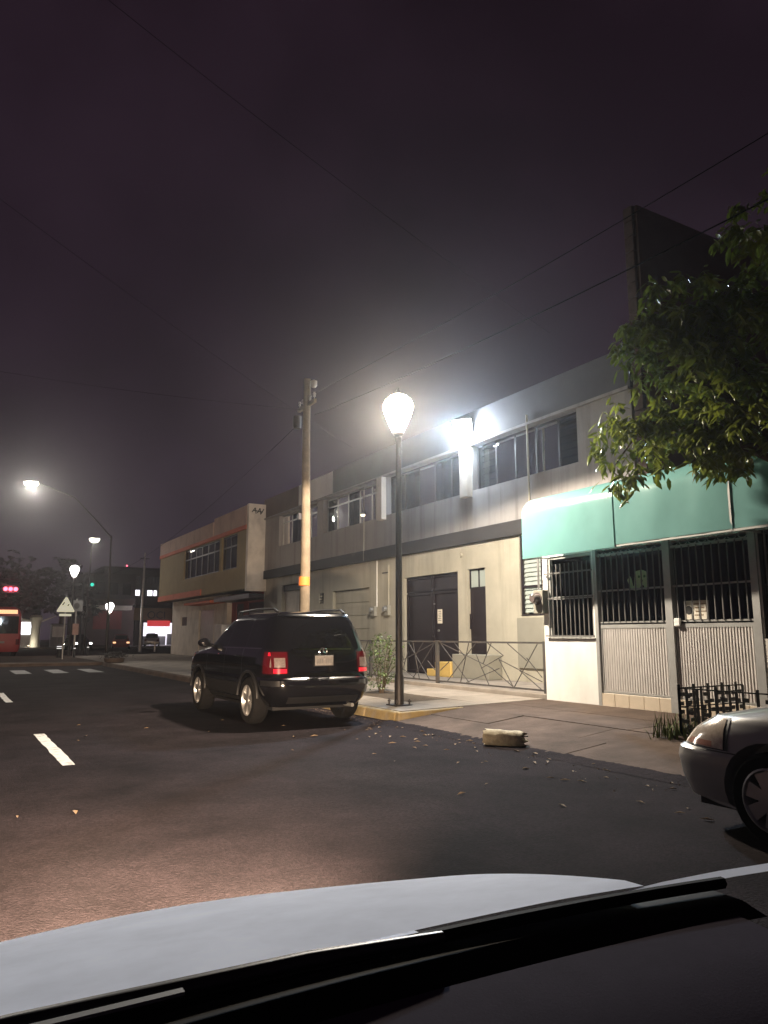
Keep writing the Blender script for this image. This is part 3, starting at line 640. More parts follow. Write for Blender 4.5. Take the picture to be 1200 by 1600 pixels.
# ------------------------------------------------------------------ street lamps
def lantern_post(base, h, label, glass, scale=1.0, feet=True, group=None, name='street_lamp'):
    bx, by, bz = base
    t = thing(name, label, 'street lamp', base, group)
    s = scale
    MB().lathe([(.085*s,0),(.082*s,.5),(.066*s,.55),(.06*s,h*.5),(.048*s,h-.12),(.06*s,h-.1),(.07*s,h-.03),(.03*s,h)], base, 20).build('post', 'lamp_iron', t, smooth=40)
    if feet:
        MB().box(bx-.17, bx+.17, by-.17, by+.17, bz, bz+.018).build('base_plate', 'lamp_iron', t)
        for a, b in ((-.13,-.13),(.13,-.13),(-.13,.13),(.13,.13)): MB().lathe([(.016,0),(.016,.05),(.028,.05),(.028,.075),(.012,.075),(.012,.1)], (bx+a, by+b, bz+.015), 8).build('anchor_bolt', 'lamp_iron', t)
    gz = bz+h
    MB().lathe([(.05*s,0),(.09*s,.03*s),(.11*s,.05*s),(.10*s,.08*s)], (bx,by,gz), 20).build('collar', 'lamp_iron', t, smooth=40)
    gl = MB().lathe([(.10*s,.08*s),(.16*s,.2*s),(.23*s,.36*s),(.285*s,.52*s),(.29*s,.6*s),(.25*s,.70*s),(.17*s,.78*s),(.09*s,.82*s)], (bx,by,gz), 28).build('globe', glass, t, smooth=60)
    for k in range(4):
        a = R(45+90*k); MB().tube([(bx+r*s*1.03*math.cos(a), by+r*s*1.03*math.sin(a), gz+z*s) for r, z in ((.10,.08),(.16,.2),(.23,.36),(.285,.52))], .008*s, 6).build('cage_rib', 'lamp_iron', gl, smooth=50)
    MB().lathe([(.09*s,.82*s),(.10*s,.84*s),(.05*s,.88*s),(.02*s,.95*s),(.0,.97*s)], (bx,by,gz), 20).build('finial', 'lamp_iron', t, smooth=40)
    return t, gz
NL, gz = lantern_post((7.02, 11.42, .163), 4.9, 'black iron street lamp with a glowing acorn globe beside the parked SUV', 'lamp_glass_warm')
WARM = (1, .86, .68)
lamp('POINT', 'bulb', (7.02, 11.42, gz+.5), 150, WARM, NL, size=.10)
lamp('SPOT', 'reflector', (7.02, 11.42, gz+.48), 4300, WARM, NL, aim=(7.02, 11.42, 0), size=.12, angle=166, blend=.12)

# LED floodlight on the parapet
FLD = thing('floodlight', 'dazzling white LED floodlight on the parapet above the upper windows', 'floodlight', (11.85, 15.75, 6.85))
fx, fy, fz = 11.62, 15.58, 6.98
MB().bar((11.9, fy, 6.75), (11.68, fy, 6.8), .05).bar((11.68,fy-.3,6.8),(11.68,fy+.3,6.8),.04).build('bracket', 'metal_dark', FLD)
M3 = Matrix.Translation((fx, fy, fz)) @ Matrix.Rotation(R(38), 4, 'Z') @ Matrix.Rotation(R(-22), 4, 'Y')
mb = MB().box(0, .07, -.26, .26, -.19, .19); mb.v = [tuple(M3 @ Vector(v)) for v in mb.v]; mb.build('housing', 'metal_dark', FLD)
mb = MB().box(-.012, -.003, -.25, .25, -.18, .18); mb.v = [tuple(M3 @ Vector(v)) for v in mb.v]; mb.build('led_panel', 'flood_led', FLD)
lamp('POINT', 'led', (11.60, 15.50, 6.74), 800, (.80, .90, 1), FLD, size=.2)
lamp('SPOT', 'led_beam', (11.5, 15.7, 6.9), 4800, (.62, .80, 1), FLD, aim=(.5, 2.0, 1), size=.2, angle=70, blend=.8)

# ------------------------------------------------------------------ wooden utility pole and cables
P = thing('utility_pole', 'weathered wooden utility pole with an orange band behind the SUV', 'utility pole', (7.05, 15.7, 0))
pts = []; rs = []
for i in range(15):
    t = i/14; pts.append((7.05+.03*math.sin(t*5)+.02*t, 15.7-.05*t, .1+7.4*t)); rs.append(.135-.05*t)
MB().tube(pts, rs, 14).build('shaft', 'wood_pole', P, smooth=60)
MB().lathe([(.133,2.52),(.131,2.72)], (7.065, 15.68, 0), 16).build('orange_band', 'orange_band', P, smooth=40)
MB().bar((7.05,15.2,6.85),(7.05,16.15,6.85),.07,.09).build('crossarm', 'wood_pole', P)
for yy in (15.25, 15.5, 15.9, 16.1): MB().lathe([(.01,-.06),(.01,0),(.035,.0),(.025,.04),(.04,.06),(.03,.1),(.0,.11)], (7.05, yy, 6.96), 10).build('insulator', 'ceramic', P, smooth=40)
MB().lathe([(.0,0),(.09,0),(.10,.04),(.10,.3),(.0,.33)], (6.88, 15.85, 6.3), 14).build('cutout_can', 'metal_dark', P, smooth=40)
MB().lathe([(.0,0),(.05,0),(.08,.05),(.08,.16),(.0,.2)], (7.12, 15.45, 7.25), 14).build('photo_cell', 'ceramic', P, smooth=40)
MB().box(6.86, 6.93, 15.6, 15.72, 4.05, 4.2).build('junction_box', 'metal_dark', P)
def cable(label, a, b, sag, r=.007, n=26):
    a = Vector(a); b = Vector(b)
    pts = [a+(b-a)*(i/n)+Vector((0,0,-sag*4*(i/n)*(1-i/n))) for i in range(n+1)]
    return tag(MB().tube(pts, r, 5).build('overhead_cable', 'cable_black', smooth=60), label, 'cable', 'overhead cables')
cable('upper dark cable from the wooden pole over the tree', (7.05,15.5,7.05), (7.6,-6,7.2), .3)
cable('thicker lower cable from the wooden pole past the tall wall', (7.05,15.25,6.5), (7.6,-6,6.35), .35, .010)
cable('cable sloping down leftwards from the wooden pole', (7.0,15.9,6.5), (8.6,52,5.2), .7, .008)
cable('cable crossing the sky above the acorn lamp', (11.95,22.6,8.0), (-7,12.5,12.5), .35, .004)
cable('faint cable high across the top of the sky', (12,12.5,8.6), (-4,10.0,12.9), .3, .004)
cable('thin cable running left above the far street lamp', (7.0,15.9,6.8), (-6,26,10.2), .3, .004)

# ------------------------------------------------------------------ second building (left)
B2 = thing('corner_building', 'older two-storey corner building with pinkish parapet and olive upper wall', 'building', (12.5, 38.7, 0))
FX2 = 11.14
MB().wall(FX2, FX2+.25, 30.95, 46.4, 3.42, 6.05, [(32.2,34.4,4.42,6.02),(34.75,41.0,4.42,6.02)]).build('upper_wall', 'plaster_olive', B2)
MB().box(FX2-.06, FX2+.25, 30.95, 46.4, 6.052, 6.24).build('orange_band', 'paint_orange', B2)
MB().box(FX2-.05, FX2+.25, 30.95, 35.6, 6.242, 7.12).build('parapet', 'plaster_pink', B2, bev=.02)
MB().box(FX2-.05, FX2+.25, 35.75, 46.4, 6.242, 6.98).build('parapet', 'plaster_pink', B2, bev=.02)
MB().box(FX2, FX2+.2, 35.6, 35.75, 6.242, 6.75).build('parapet_gap_fill', 'paint_brown', B2)
MB().box(FX2-.052, FX2+.02, 37.5, 46.41, 3.415, 3.72).build('orange_band', 'paint_orange', B2)
fin = MB().box(FX2-.03, 12.05, 30.7, 30.948, 3.30, 7.16).build('end_fin', 'plaster_oldwhite', B2)
for k, (a, b, c_, d_) in enumerate([(11.25,6.78,11.4,6.98),(11.4,6.98,11.44,6.72),(11.5,6.75,11.62,6.98),(11.62,6.98,11.66,6.7),(11.68,6.74,11.8,6.96),(11.3,6.86,11.75,6.82)]):
    MB().bar((a,30.695,b),(c_,30.695,d_),.006,.045).build('graffiti_stroke', 'ink', fin)
MB().box(FX2+.25, 24, 30.96, 46.4, 3.42, 3.6).build('floor_slab', 'concrete_dirty', B2)
MB().box(FX2+.25, 24, 30.96, 46.4, 6.3, 6.5).build('roof', 'concrete_dirty', B2)
MB().box(FX2+.25, 24, 46.15, 46.38, 3.6, 6.3).build('side_wall', 'plaster_olive', B2)
MB().box(23.8, 24, 30.96, 46.2, .1, 6.3).build('rear_wall', 'plaster_olive', B2)
for (y0, y1, n) in ((32.2,34.4,2),(34.75,41.0,6)):
    w = frame_bars(MB(), FX2+.1, y0, y1, 4.42, 6.02, n, zs=(5.5,), w=.06).build('window', 'metal_dark', B2)
    for i in range(n): MB().box(FX2+.12, FX2+.125, y0+(y1-y0)*i/n+.03, y0+(y1-y0)*(i+1)/n-.03, 4.46, 5.98).build('pane', 'glass_dark', w)
    curtain(y0+.05, y1-.05, 4.45, 6.0, FX2+.3, .03, .3, int(y0)).build('curtain', 'curtain_dark', w)
MB().wall(12.0, 12.25, 35.9, 46.3, .1, 3.415, [(43.0,44.2,1.95,2.45),(38.0,40.6,.2,2.75)]).build('lower_wall', 'plaster_oldwhite', B2)
MB().wall(12.25, 12.45, 30.95, 35.9, .1, 3.415, [(31.4,33.6,1.7,2.9),(34.2,35.3,.2,2.9)]).build('lower_wall', 'far_wall_red', B2)
MB().box(12.3, 12.35, 31.4, 33.6, 1.7, 2.9).build('shutter', 'metal_dark', B2); MB().box(12.32, 12.36, 34.2, 35.3, .2, 2.9).build('door', 'metal_dark', B2)
MB().box(12.08, 12.12, 38.0, 40.6, .2, 2.75).build('door', 'metal_light', B2); MB().box(12.05, 12.08, 43.0, 44.2, 1.95, 2.45).build('small_window', 'metal_dark', B2)
MB().box(11.2, 12.0, 36.2, 40.9, 3.0, 3.12).build('canopy', 'paint_orange', B2)
MB().box(11.3, 12.24, 30.95, 35.88, 3.0, 3.2).build('dark_canopy', 'metal_dark', B2)
MB().box(11.3, 11.98, 34.5, 35.6, .15, 1.9).build('kiosk_box', 'metal_corr', B2, bev=.02)

# ------------------------------------------------------------------ lofted vehicle shells
def interp(levels, z):
    if z <= levels[0][0]: return levels[0][1:]
    for a, b in zip(levels, levels[1:]):
        if z <= b[0]:
            t = (z-a[0])/(b[0]-a[0]) if b[0] > a[0] else 0
            return tuple(p+(q-p)*t for p, q in zip(a[1:], b[1:]))
    return levels[-1][1:]
def ringpt(levels, z, th):
    w, yr, yf, n = interp(levels, z); c, s = math.cos(th), math.sin(th); Lh = (yf-yr)/2; yc = (yf+yr)/2
    return Vector((w*math.copysign(abs(c)**(2/n), c), yc+Lh*math.copysign(abs(s)**(2/n), s), z))
def th_side(levels, z, y, sx):
    w, yr, yf, n = interp(levels, z); Lh = (yf-yr)/2; yc = (yf+yr)/2; u = max(-1, min(1, (y-yc)/Lh))
    s = math.copysign(abs(u)**(n/2), u); th = math.asin(s)
    return th if sx > 0 else (math.pi-th)
def th_end(levels, z, x, front):
    w, yr, yf, n = interp(levels, z); u = max(-1, min(1, x/w)); c = math.copysign(abs(u)**(n/2), u); th = math.acos(c)
    return th if front else -th
def shell(levels, N=72, sub=2):
    zs = []
    for a, b in zip(levels, levels[1:]):
        for i in range(sub): zs.append(a[0]+(b[0]-a[0])*i/sub)
    zs.append(levels[-1][0]); mb = MB(); vs = []; fs = []
    for z in zs:
        for k in range(N): vs.append(ringpt(levels, z, 2*math.pi*(k+.5)/N))
    for j in range(len(zs)-1):
        for k in range(N): fs.append((j*N+k, j*N+(k+1) % N, (j+1)*N+(k+1) % N, (j+1)*N+k))
    fs.append(tuple(range(N-1, -1, -1))); fs.append(tuple((len(zs)-1)*N+k for k in range(N)))
    return mb.add(vs, fs)
def patch(levels, z0, z1, tha, thb, nz=6, nt=10, off=.004):
    """panel lying on the shell between two heights; tha/thb give the angle of its two ends at each height"""
    vs = []
    for j in range(nz+1):
        z = z0+(z1-z0)*j/nz; a, b = tha(z), thb(z)
        for i in range(nt+1):
            th = a+(b-a)*i/nt; p = ringpt(levels, z, th); e = 1e-3
            du = ringpt(levels, z, th+e)-ringpt(levels, z, th-e); dv = ringpt(levels, z+.004, th)-ringpt(levels, z-.004, th)
            nn = du.cross(dv); nn = nn.normalized() if nn.length > 1e-12 else Vector((0,0,1))
            vs.append(p+nn*off)
    n1 = nt+1
    return MB().add(vs, [(j*n1+i, j*n1+i+1, (j+1)*n1+i+1, (j+1)*n1+i) for j in range(nz) for i in range(nt)])
def local(o, t): o.parent = t; return o
def cut_arches(o, arches, width):
    cb = MB()
    for (y, z, r) in arches:
        for sx in (-1, 1):
            cb.lathe([(r, -.16), (r, .16)], (sx*(width-.10), y, z), 28, 'x')
    c = cb.build('cutter', None); c.parent = o.parent
    m = o.modifiers.new('arch', 'BOOLEAN'); m.operation = 'DIFFERENCE'; m.object = c; m.solver = 'EXACT'
    bpy.context.view_layer.update()
    ev = o.evaluated_get(bpy.context.evaluated_depsgraph_get()); me = bpy.data.meshes.new_from_object(ev)
    o.modifiers.clear(); old = o.data; o.data = me; bpy.data.objects.remove(c)
    me.polygons.foreach_set('use_smooth', [True]*len(me.polygons)); me.set_sharp_from_angle(angle=R(32))
def wheel(t, x, y, r, w, spokes=5, side=1, rim_m='alloy'):
    tyre = MB().lathe([(r*.66,-w/2),(r*.9,-w/2),(r*.985,-w*.36),(r,-w*.2),(r,w*.2),(r*.985,w*.36),(r*.9,w/2),(r*.66,w/2),(r*.62,0),(r*.66,-w/2)], (x, y, r), 32, 'x', cap=False)
    ty = local(tyre.build('wheel', 'rubber', smooth=40), t)
    ox = x+side*w*.30
    rm = MB().lathe([(r*.60,-side*.05),(r*.68,side*.045),(r*.64,side*.05),(r*.57,-side*.0),(r*.56,-side*.05)], (ox, y, r), 32, 'x', cap=False).build('rim', rim_m, smooth=40); rm.parent = ty
    mb = MB()
    for k in range(spokes):
        a = 2*math.pi*k/spokes+.3; ca, sa = math.cos(a), math.sin(a)
        for s0, s1, wa, wb_ in ((.12, .6, .11, .17),):
            p = lambda rr, tt, dx: (ox+side*dx, y+rr*r*ca-tt*r*sa, r+rr*r*sa+tt*r*ca)
            mb.hexa([p(s0,-wa,.0),p(s0,wa,.0),p(s1,wb_,-.01),p(s1,-wb_,-.01)], [p(s0,-wa,.035),p(s0,wa,.035),p(s1,wb_,.03),p(s1,-wb_,.03)])
    mb.lathe([(.0,-side*.01),(r*.17,-side*.01),(r*.16,side*.045),(.0,side*.05)], (ox, y, r), 20, 'x')
    sp_ = mb.build('spokes', rim_m, smooth=35); sp_.parent = ty
    bk = MB().lathe([(.0,-side*.07),(r*.55,-side*.07),(r*.55,-side*.065),(.0,-side*.065)], (ox, y, r), 24, 'x').build('brake_disc', 'metal_black'); bk.parent = ty
    return ty

# ------------------------------------------------------------------ black SUV
SUV = thing('parked_suv', 'black SUV with roof rails parked at the kerb by the street lamp', 'car', (5.13, 12.83, 0), world=False)
SL = [(.30,.78,-2.12,2.05,9),(.40,.86,-2.24,2.2,8),(.50,.895,-2.31,2.27,8),(.62,.912,-2.33,2.29,8),(.70,.915,-2.32,2.28,8),(.735,.905,-2.265,2.25,9),(.78,.905,-2.24,2.23,10),(.95,.905,-2.225,2.15,10),(1.06,.895,-2.205,2.0,10),(1.12,.88,-2.19,1.5,10),(1.17,.865,-2.175,1.05,10),(1.22,.845,-2.155,.93,10),(1.45,.765,-2.06,.56,10),(1.62,.70,-1.98,.26,10),(1.69,.66,-1.92,.12,9),(1.735,.60,-1.84,-.02,8),(1.76,.50,-1.74,-.2,7),(1.77,.25,-1.4,-.5,5)]
body = local(shell(SL, 96, 2).build('body', 'car_black', smooth=32), SUV)
AR = [(-1.36, .36, .44), (1.32, .36, .44)]
cut_arches(body, AR, .915)
for (y, z, r) in AR:
    for sx in (-1, 1):
        pts = [(sx*.918, y+r*1.04*math.cos(a), z+r*1.04*math.sin(a)) for a in [R(8+164*i/20) for i in range(21)]]
        local(MB().tube(pts, .022, 6).build('arch_trim', 'car_cladding', smooth=60), SUV)
        wheel(SUV, sx*.80, y, .365, .25, 5, sx)
TS = lambda y, sx: (lambda z: th_side(SL, z, y, sx))
TE = lambda x: (lambda z: th_end(SL, z, x, False))
for sx in (-1, 1):
    def slant(y0, y1, z0=1.2, z1=1.66): return lambda z: th_side(SL, z, y0+(y1-y0)*(z-z0)/(z1-z0), sx)
    for nm, (a0, a1), (b0, b1) in (('front_window', (.83,.14), (-.08,-.10)), ('rear_window', (-.16,-.18), (-1.02,-.98)), ('quarter_window', (-1.10,-1.06), (-1.80,-1.70))):
        local(patch(SL, 1.2, 1.64, slant(a0,a1), slant(b0,b1), 5, 8, .004).build(nm, 'car_glass', smooth=60), SUV)
    local(patch(SL, 1.168, 1.185, TS(.86,sx), TS(-1.8,sx), 1, 24, .009).build('belt_trim', 'chrome', smooth=60), SUV)
    local(patch(SL, .66, .72, TS(.86,sx), TS(-.88,sx), 2, 14, .012).build('side_moulding', 'car_black', smooth=60), SUV)
    local(patch(SL, .33, .62, TS(.84,sx), TS(-.88,sx), 3, 14, .006).build('sill_cladding', 'car_cladding', smooth=60), SUV)
    for yy in (.86, -.13, -1.02): local(patch(SL, .6, 1.18, TS(yy+.004,sx), TS(yy-.004,sx), 6, 1, .0025).build('door_gap', 'metal_black'), SUV)
    for yy in (.05, -.85):
        p = ringpt(SL, 1.05, th_side(SL, 1.05, yy, sx)); local(MB().tube([(p.x+sx*.0,yy+.1,1.05),(p.x+sx*.035,yy+.07,1.055),(p.x+sx*.035,yy-.07,1.055),(p.x,yy-.1,1.05)], .014, 8).build('door_handle', 'car_black', smooth=50), SUV)
    # mirror
    mb = MB().lathe([(.0,-.075),(.07,-.07),(.105,-.02),(.1,.05),(.06,.09),(.0,.1)], (0,0,0), 18); mb.v = [(sx*(.86+.14)+v[0]*1.15, .74+v[2]*.9, 1.25+v[1]*.78) for v in mb.v]
    local(mb.tube([(sx*.84,.72,1.2),(sx*.95,.74,1.22)], .03, 8).build('mirror', 'car_black', smooth=50), SUV)
    # roof rail
    pts = [(sx*.60,.0,1.74),(sx*.61,-.1,1.79),(sx*.61,-.9,1.815),(sx*.60,-1.62,1.80),(sx*.585,-1.76,1.745)]
    local(MB().tube(pts, .02, 8).build('roof_rail', 'car_cladding', smooth=60), SUV)
    # wrap-round tail lamp: red top and foot, clear middle, red flank
    TLs = lambda y: (lambda z: th_side(SL, z, y, sx)); end = lambda x: (lambda z: (th_end(SL, z, sx*x, False) if sx > 0 else th_end(SL, z, sx*x, False)+2*math.pi))
    side_a = lambda y: (lambda z: (th_side(SL, z, y, sx)))
    tl = local(patch(SL, .80, 1.13, side_a(-1.93), end(.60), 6, 18, .010).build('tail_lamp', 'lens_red', smooth=60), SUV)
    q = patch(SL, .90, 1.06, side_a(-2.10), end(.82), 4, 8, .014).build('clear_lens', 'lens_clear', smooth=60); q.parent = tl
    q = patch(SL, .90, 1.04, end(.79), end(.64), 4, 6, .014).build('clear_lens', 'lens_clear', smooth=60); q.parent = tl
    q = patch(SL, .815, .875, end(.80), end(.62), 2, 6, .014).build('reflector', 'lens_red_bright', smooth=60); q.parent = tl
    q = patch(SL, 1.07, 1.12, side_a(-2.04), end(.82), 2, 8, .014).build('reflector', 'lens_red_bright', smooth=60); q.parent = tl
    local(patch(SL, .62, .70, lambda z: th_side(SL, z, -1.86, sx), end(.74), 2, 12, .006).build('bumper_corner_trim', 'car_cladding', smooth=60), SUV)
local(patch(SL, 1.19, 1.67, TE(-.74 if False else -.70), TE(.70), 6, 20, .004).build('rear_screen', 'car_glass', smooth=60), SUV)
local(patch(SL, 1.675, 1.70, TE(-.60), TE(.60), 2, 14, .03).build('roof_spoiler', 'car_black', smooth=60), SUV)
local(patch(SL, 1.155, 1.17, TE(-.5), TE(.5), 1, 14, .02).build('tailgate_handle', 'chrome', smooth=60), SUV)
local(patch(SL, .715, .738, TE(-.80), TE(.80), 1, 24, .008).build('bumper_strip', 'chrome', smooth=60), SUV)
local(MB().box(-.155, .155, -2.262, -2.246, .92, 1.07).build('licence_plate', 'plate', bev=.006), SUV)
local(MB().box(-.17, .17, -2.25, -2.235, .905, 1.085).build('plate_recess', 'metal_black'), SUV)
for i in range(7):
    if i != 3: local(MB().box(-.122+i*.037, -.098+i*.037, -2.2645, -2.2622, .955, 1.02+.008*(i % 2)).build('plate_smudge', 'sign_back'), SUV)
pts = [(.065*math.cos(2*math.pi*i/24), -2.212, 1.13+.065*math.sin(2*math.pi*i/24)) for i in range(25)]
em = local(MB().tube(pts, .007, 6, cap=False).tube([(0,-2.212,1.13),(0,-2.212,1.195)], [.012,.003], 6).tube([(0,-2.212,1.13),(.056,-2.212,1.0975)], [.012,.003], 6).tube([(0,-2.212,1.13),(-.056,-2.212,1.0975)], [.012,.003], 6).build('star_emblem', 'chrome', smooth=50), SUV)
local(MB().tube([(.0,-1.86,1.30),(.25,-2.09,1.38),(.42,-2.075,1.4)], .009, 6).build('rear_wiper', 'metal_black'), SUV)
local(MB().tube([(.5,-2.0,.30),(.5,-2.26,.30)], .03, 10).build('exhaust', 'galvanised', smooth=50), SUV)
local(MB().box(-.7, .7, -1.9, 1.9, .24, .34).build('underbody', 'metal_black'), SUV)
local(patch(SL, .36, .46, TE(-.6), TE(.6), 2, 14, .006).build('lower_valance', 'car_cladding', smooth=60), SUV)

# ------------------------------------------------------------------ silver car at the right edge
SC = thing('silver_car', 'silver car parked nose forward at the right edge of the photo', 'car', (5.62, 1.82, 0), world=False)
CL = [(.17,.74,-2.1,2.02,6),(.22,.82,-2.18,2.13,6),(.34,.855,-2.22,2.2,5.5),(.48,.865,-2.24,2.23,5.5),(.55,.865,-2.24,2.21,5.5),(.575,.862,-2.23,2.15,5.5),(.70,.86,-2.22,2.04,5.5),(.80,.84,-2.2,1.86,5.5),(.87,.80,-2.18,1.55,6),(.92,.765,-2.12,1.2,7),(.96,.745,-2.05,.98,8),(1.2,.66,-1.65,.5,8),(1.38,.58,-1.3,.1,8),(1.43,.48,-1.1,-.15,6),(1.45,.25,-.9,-.4,5)]
body = local(shell(CL, 96, 3).build('body', 'car_silver', smooth=32), SC)
ARC = [(1.27, .30, .37), (-1.35, .30, .37)]
cut_arches(body, ARC, .865)
for (y, z, r) in ARC:
    for sx in (-1, 1): wheel(SC, sx*.755, y, .305, .2, 7, sx)
for sx in (-1, 1):
    sd = lambda y: (lambda z: th_side(CL, z, y, sx)); en = lambda x: (lambda z: th_end(CL, z, sx*x, True) if sx > 0 else th_end(CL, z, sx*x, True))
    local(patch(CL, .578, .80, lambda z: th_side(CL, z, 1.585, sx), en(.47), 6, 16, .004).build('lamp_surround', 'metal_black', smooth=60), SC)
    hl = local(patch(CL, .585, .79, lambda z: th_side(CL, z, 1.62+.0*z, sx), en(.50), 6, 16, .008).build('headlamp', 'lens_head', smooth=60), SC)
    q = patch(CL, .592, .63, lambda z: th_side(CL, z, 1.72, sx), en(.70), 2, 10, .012).build('indicator', 'lens_amber', smooth=60); q.parent = hl
    local(patch(CL, .562, .57, lambda z: th_side(CL, z, 1.52, sx), en(.2), 1, 20, .003).build('bumper_gap', 'metal_black'), SC)
    for nm, a, b in (('front_window', .55, -.3), ('rear_window', -.38, -1.2)): local(patch(CL, 1.0, 1.34, sd(a), sd(b), 5, 8, .004).build(nm, 'car_glass', smooth=60), SC)
    local(patch(CL, .4, .97, sd(.86), sd(.85), 6, 1, .002).build('door_gap', 'metal_black'), SC)
    mb = MB().lathe([(.0,-.06),(.06,-.05),(.08,.0),(.06,.06),(.0,.07)], (0,0,0), 16); mb.v = [(sx*.92+v[0], .72+v[2], 1.02+v[1]*.75) for v in mb.v]; local(mb.build('mirror', 'car_silver', smooth=50), SC)
local(patch(CL, 1.0, 1.36, lambda z: th_end(CL, z, .6, True), lambda z: th_end(CL, z, -.6, True), 5, 14, .004).build('windscreen', 'car_glass', smooth=60), SC)
local(patch(CL, .60, .74, lambda z: th_end(CL, z, .4, True), lambda z: th_end(CL, z, -.4, True), 3, 12, .008).build('grille', 'metal_black', smooth=60), SC)
local(MB().box(-.6, .6, -2, 2.0, .14, .2).build('underbody', 'metal_black'), SC)

# ------------------------------------------------------------------ own car: bonnet, cowl, dashboard, wiper
OC = thing('white_car_front', 'white car bonnet with black cowl and dashboard across the bottom of the photo', 'car', (.36, 1.6, 0))
def hoodz(x, y):
    u = (x-.36)/.72; t = max(0, (y-.98)/1.15)
    return .942+.010*u-.135*t-.150*t*t-.075*t*abs(u)**2.0-.12*max(0, t-.75)
vs = []; nx, ny = 28, 24
for j in range(ny+1):
    for i in range(nx+1):
        u = -1+2*i/nx; t = j/ny; x = .36+.72*u*(1-.02*t)
        yb = 1.02-.07*u*u; yf = 2.16-.22*abs(u)**2.6; y = yb+(yf-yb)*t
        vs.append((x, y, hoodz(x, y)))
MB().add(vs, [(j*(nx+1)+i, j*(nx+1)+i+1, (j+1)*(nx+1)+i+1, (j+1)*(nx+1)+i) for j in range(ny) for i in range(nx)]).build('bonnet', 'car_white', OC, smooth=60)
HB = [(.2,.78,-.6,2.15,5),(.45,.86,-.6,2.28,5),(.6,.87,-.6,2.28,5),(.7,.865,-.6,2.2,5.5),(.745,.85,-.6,2.12,6),(.765,.83,-.6,2.02,6)]
mb = shell(HB, 72, 2); mb.v = [(v[0]+.36, v[1], v[2]-.16) for v in mb.v]; mb.build('front_body', 'car_white', OC, smooth=32)
for sx in (-1, 1):
    hm = MB().box(.36+sx*.62-.14, .36+sx*.62+.14, 2.10, 2.255, .44, .56).build('headlamp', 'headlamp', OC, bev=.03)  # glowing lamp boxes, out of view, added to carry the warm beams
cw = MB(); n = 30; rows = [(1.06,.90),(1.02,.925),(.95,.925),(.905,.912)]
vs = []
for (dy, z) in rows:
    for i in range(n+1): u = -1+2*i/n; vs.append((.36+.86*u, dy-.09*u*u, z-.045*abs(u)**3*0-.006+.012*u))
cw.add(vs, [(j*(n+1)+i, j*(n+1)+i+1, (j+1)*(n+1)+i+1, (j+1)*(n+1)+i) for j in range(len(rows)-1) for i in range(n)]).build('cowl', 'cowl_black', OC, smooth=60)
MB().tube([(.36+.86*u, .985-.09*u*u, .938+.012*u) for u in [-1+2*i/24 for i in range(25)]], .010, 6).build('windscreen_seal', 'cowl_black', OC, smooth=60)
MB().tube([(-.25,1.0,.948),(.1,.985,.953),(.45,.965,.955),(.66,.955,.948)], [.009,.012,.012,.008], 6).build('wiper', 'metal_black', OC, smooth=60)
MB().bar((-.5,.962,.956),(.28,.948,.962),.012,.004).build('wiper_blade', 'sign_back', OC)
ds = MB(); vs = []; rows = [(.90,.930),(.885,.945),(.80,.938),(.70,.92),(.60,.89),(.52,.84),(.48,.76),(.50,.53)]
for (dy, z) in rows:
    for i in range(n+1):
        u = -1+2*i/n; lump = .03*math.exp(-((u-.62)/.3)**2)
        vs.append((.36+.80*u, dy-.06*u*u, z+.015*u*u*(1 if z < .93 else .5)-.026))
ds.add(vs, [(j*(n+1)+i, j*(n+1)+i+1, (j+1)*(n+1)+i+1, (j+1)*(n+1)+i) for j in range(len(rows)-1) for i in range(n)]).build('dashboard', 'dash_plastic', OC, smooth=40)
pts = [(1.02,.955,.948),(1.12,.945,.953),(1.25,.925,.957),(1.40,.895,.960),(1.55,.855,.962)]
MB().add([(x, y, z) for x, y, z in pts]+[(x, y-.030, z-.002) for x, y, z in pts]+[(x, y, z-.012) for x, y, z in pts], [(i, i+1, 6+i, 5+i) for i in range(4)]+[(10+i, 11+i, i+1, i) for i in range(4)]).build('windscreen_trim', 'car_white', OC, smooth=60)
for sx in (-1, 1):
    lamp('SPOT', 'added_warm_beam', (.36+sx*.62, 2.36, .52), 8500, (1, .72, .48), OC, aim=(.95+sx*.62, 5.3, -.1), size=.08, angle=74, blend=1.0)  # beams added; their warm road patch stands in for a windscreen reflection

# ------------------------------------------------------------------ trees and plants
def leaf_faces(mb, p, d, L_, w, g):
    d = d.normalized(); s = d.cross(Vector((g.gauss(0,.3), g.gauss(0,.3), 1))).normalized(); n = s.cross(d)
    q = [p, p+d*L_*.35+s*w-n*L_*.03, p+d*L_*.35-s*w-n*L_*.03, p+d*L_*.72+s*w*.8-n*L_*.10, p+d*L_*.72-s*w*.8-n*L_*.10, p+d*L_-n*L_*.2, p+d*L_*.35+n*L_*.02, p+d*L_*.72-n*L_*.05]
    mb.add(q, [(0,1,6),(0,6,2),(1,3,7,6),(6,7,4,2),(3,5,7),(7,5,4)])
def cluster(mb, c, g, n, L_, w, droop=.5, spread=1.0):
    for i in range(n):
        a = g.uniform(0, 6.28); d = Vector((math.cos(a)*spread, math.sin(a)*spread, g.uniform(-.9, .55)-droop))
        leaf_faces(mb, c+Vector((g.gauss(0,.05), g.gauss(0,.05), g.gauss(0,.05))), d, L_*g.uniform(.45, 1.2), w*g.uniform(.6, 1.25), g)
T = thing('street_tree', 'leafy street tree with glossy drooping leaves hanging over the awning', 'tree', (8.35, 4.4, .15))
trunk = MB().tube([(8.35,4.4,.1),(8.37,4.42,.8),(8.34,4.45,1.6),(8.38,4.5,2.4),(8.42,4.55,3.2)], [.15,.12,.11,.105,.09], 14).build('trunk', 'bark', T, smooth=60)
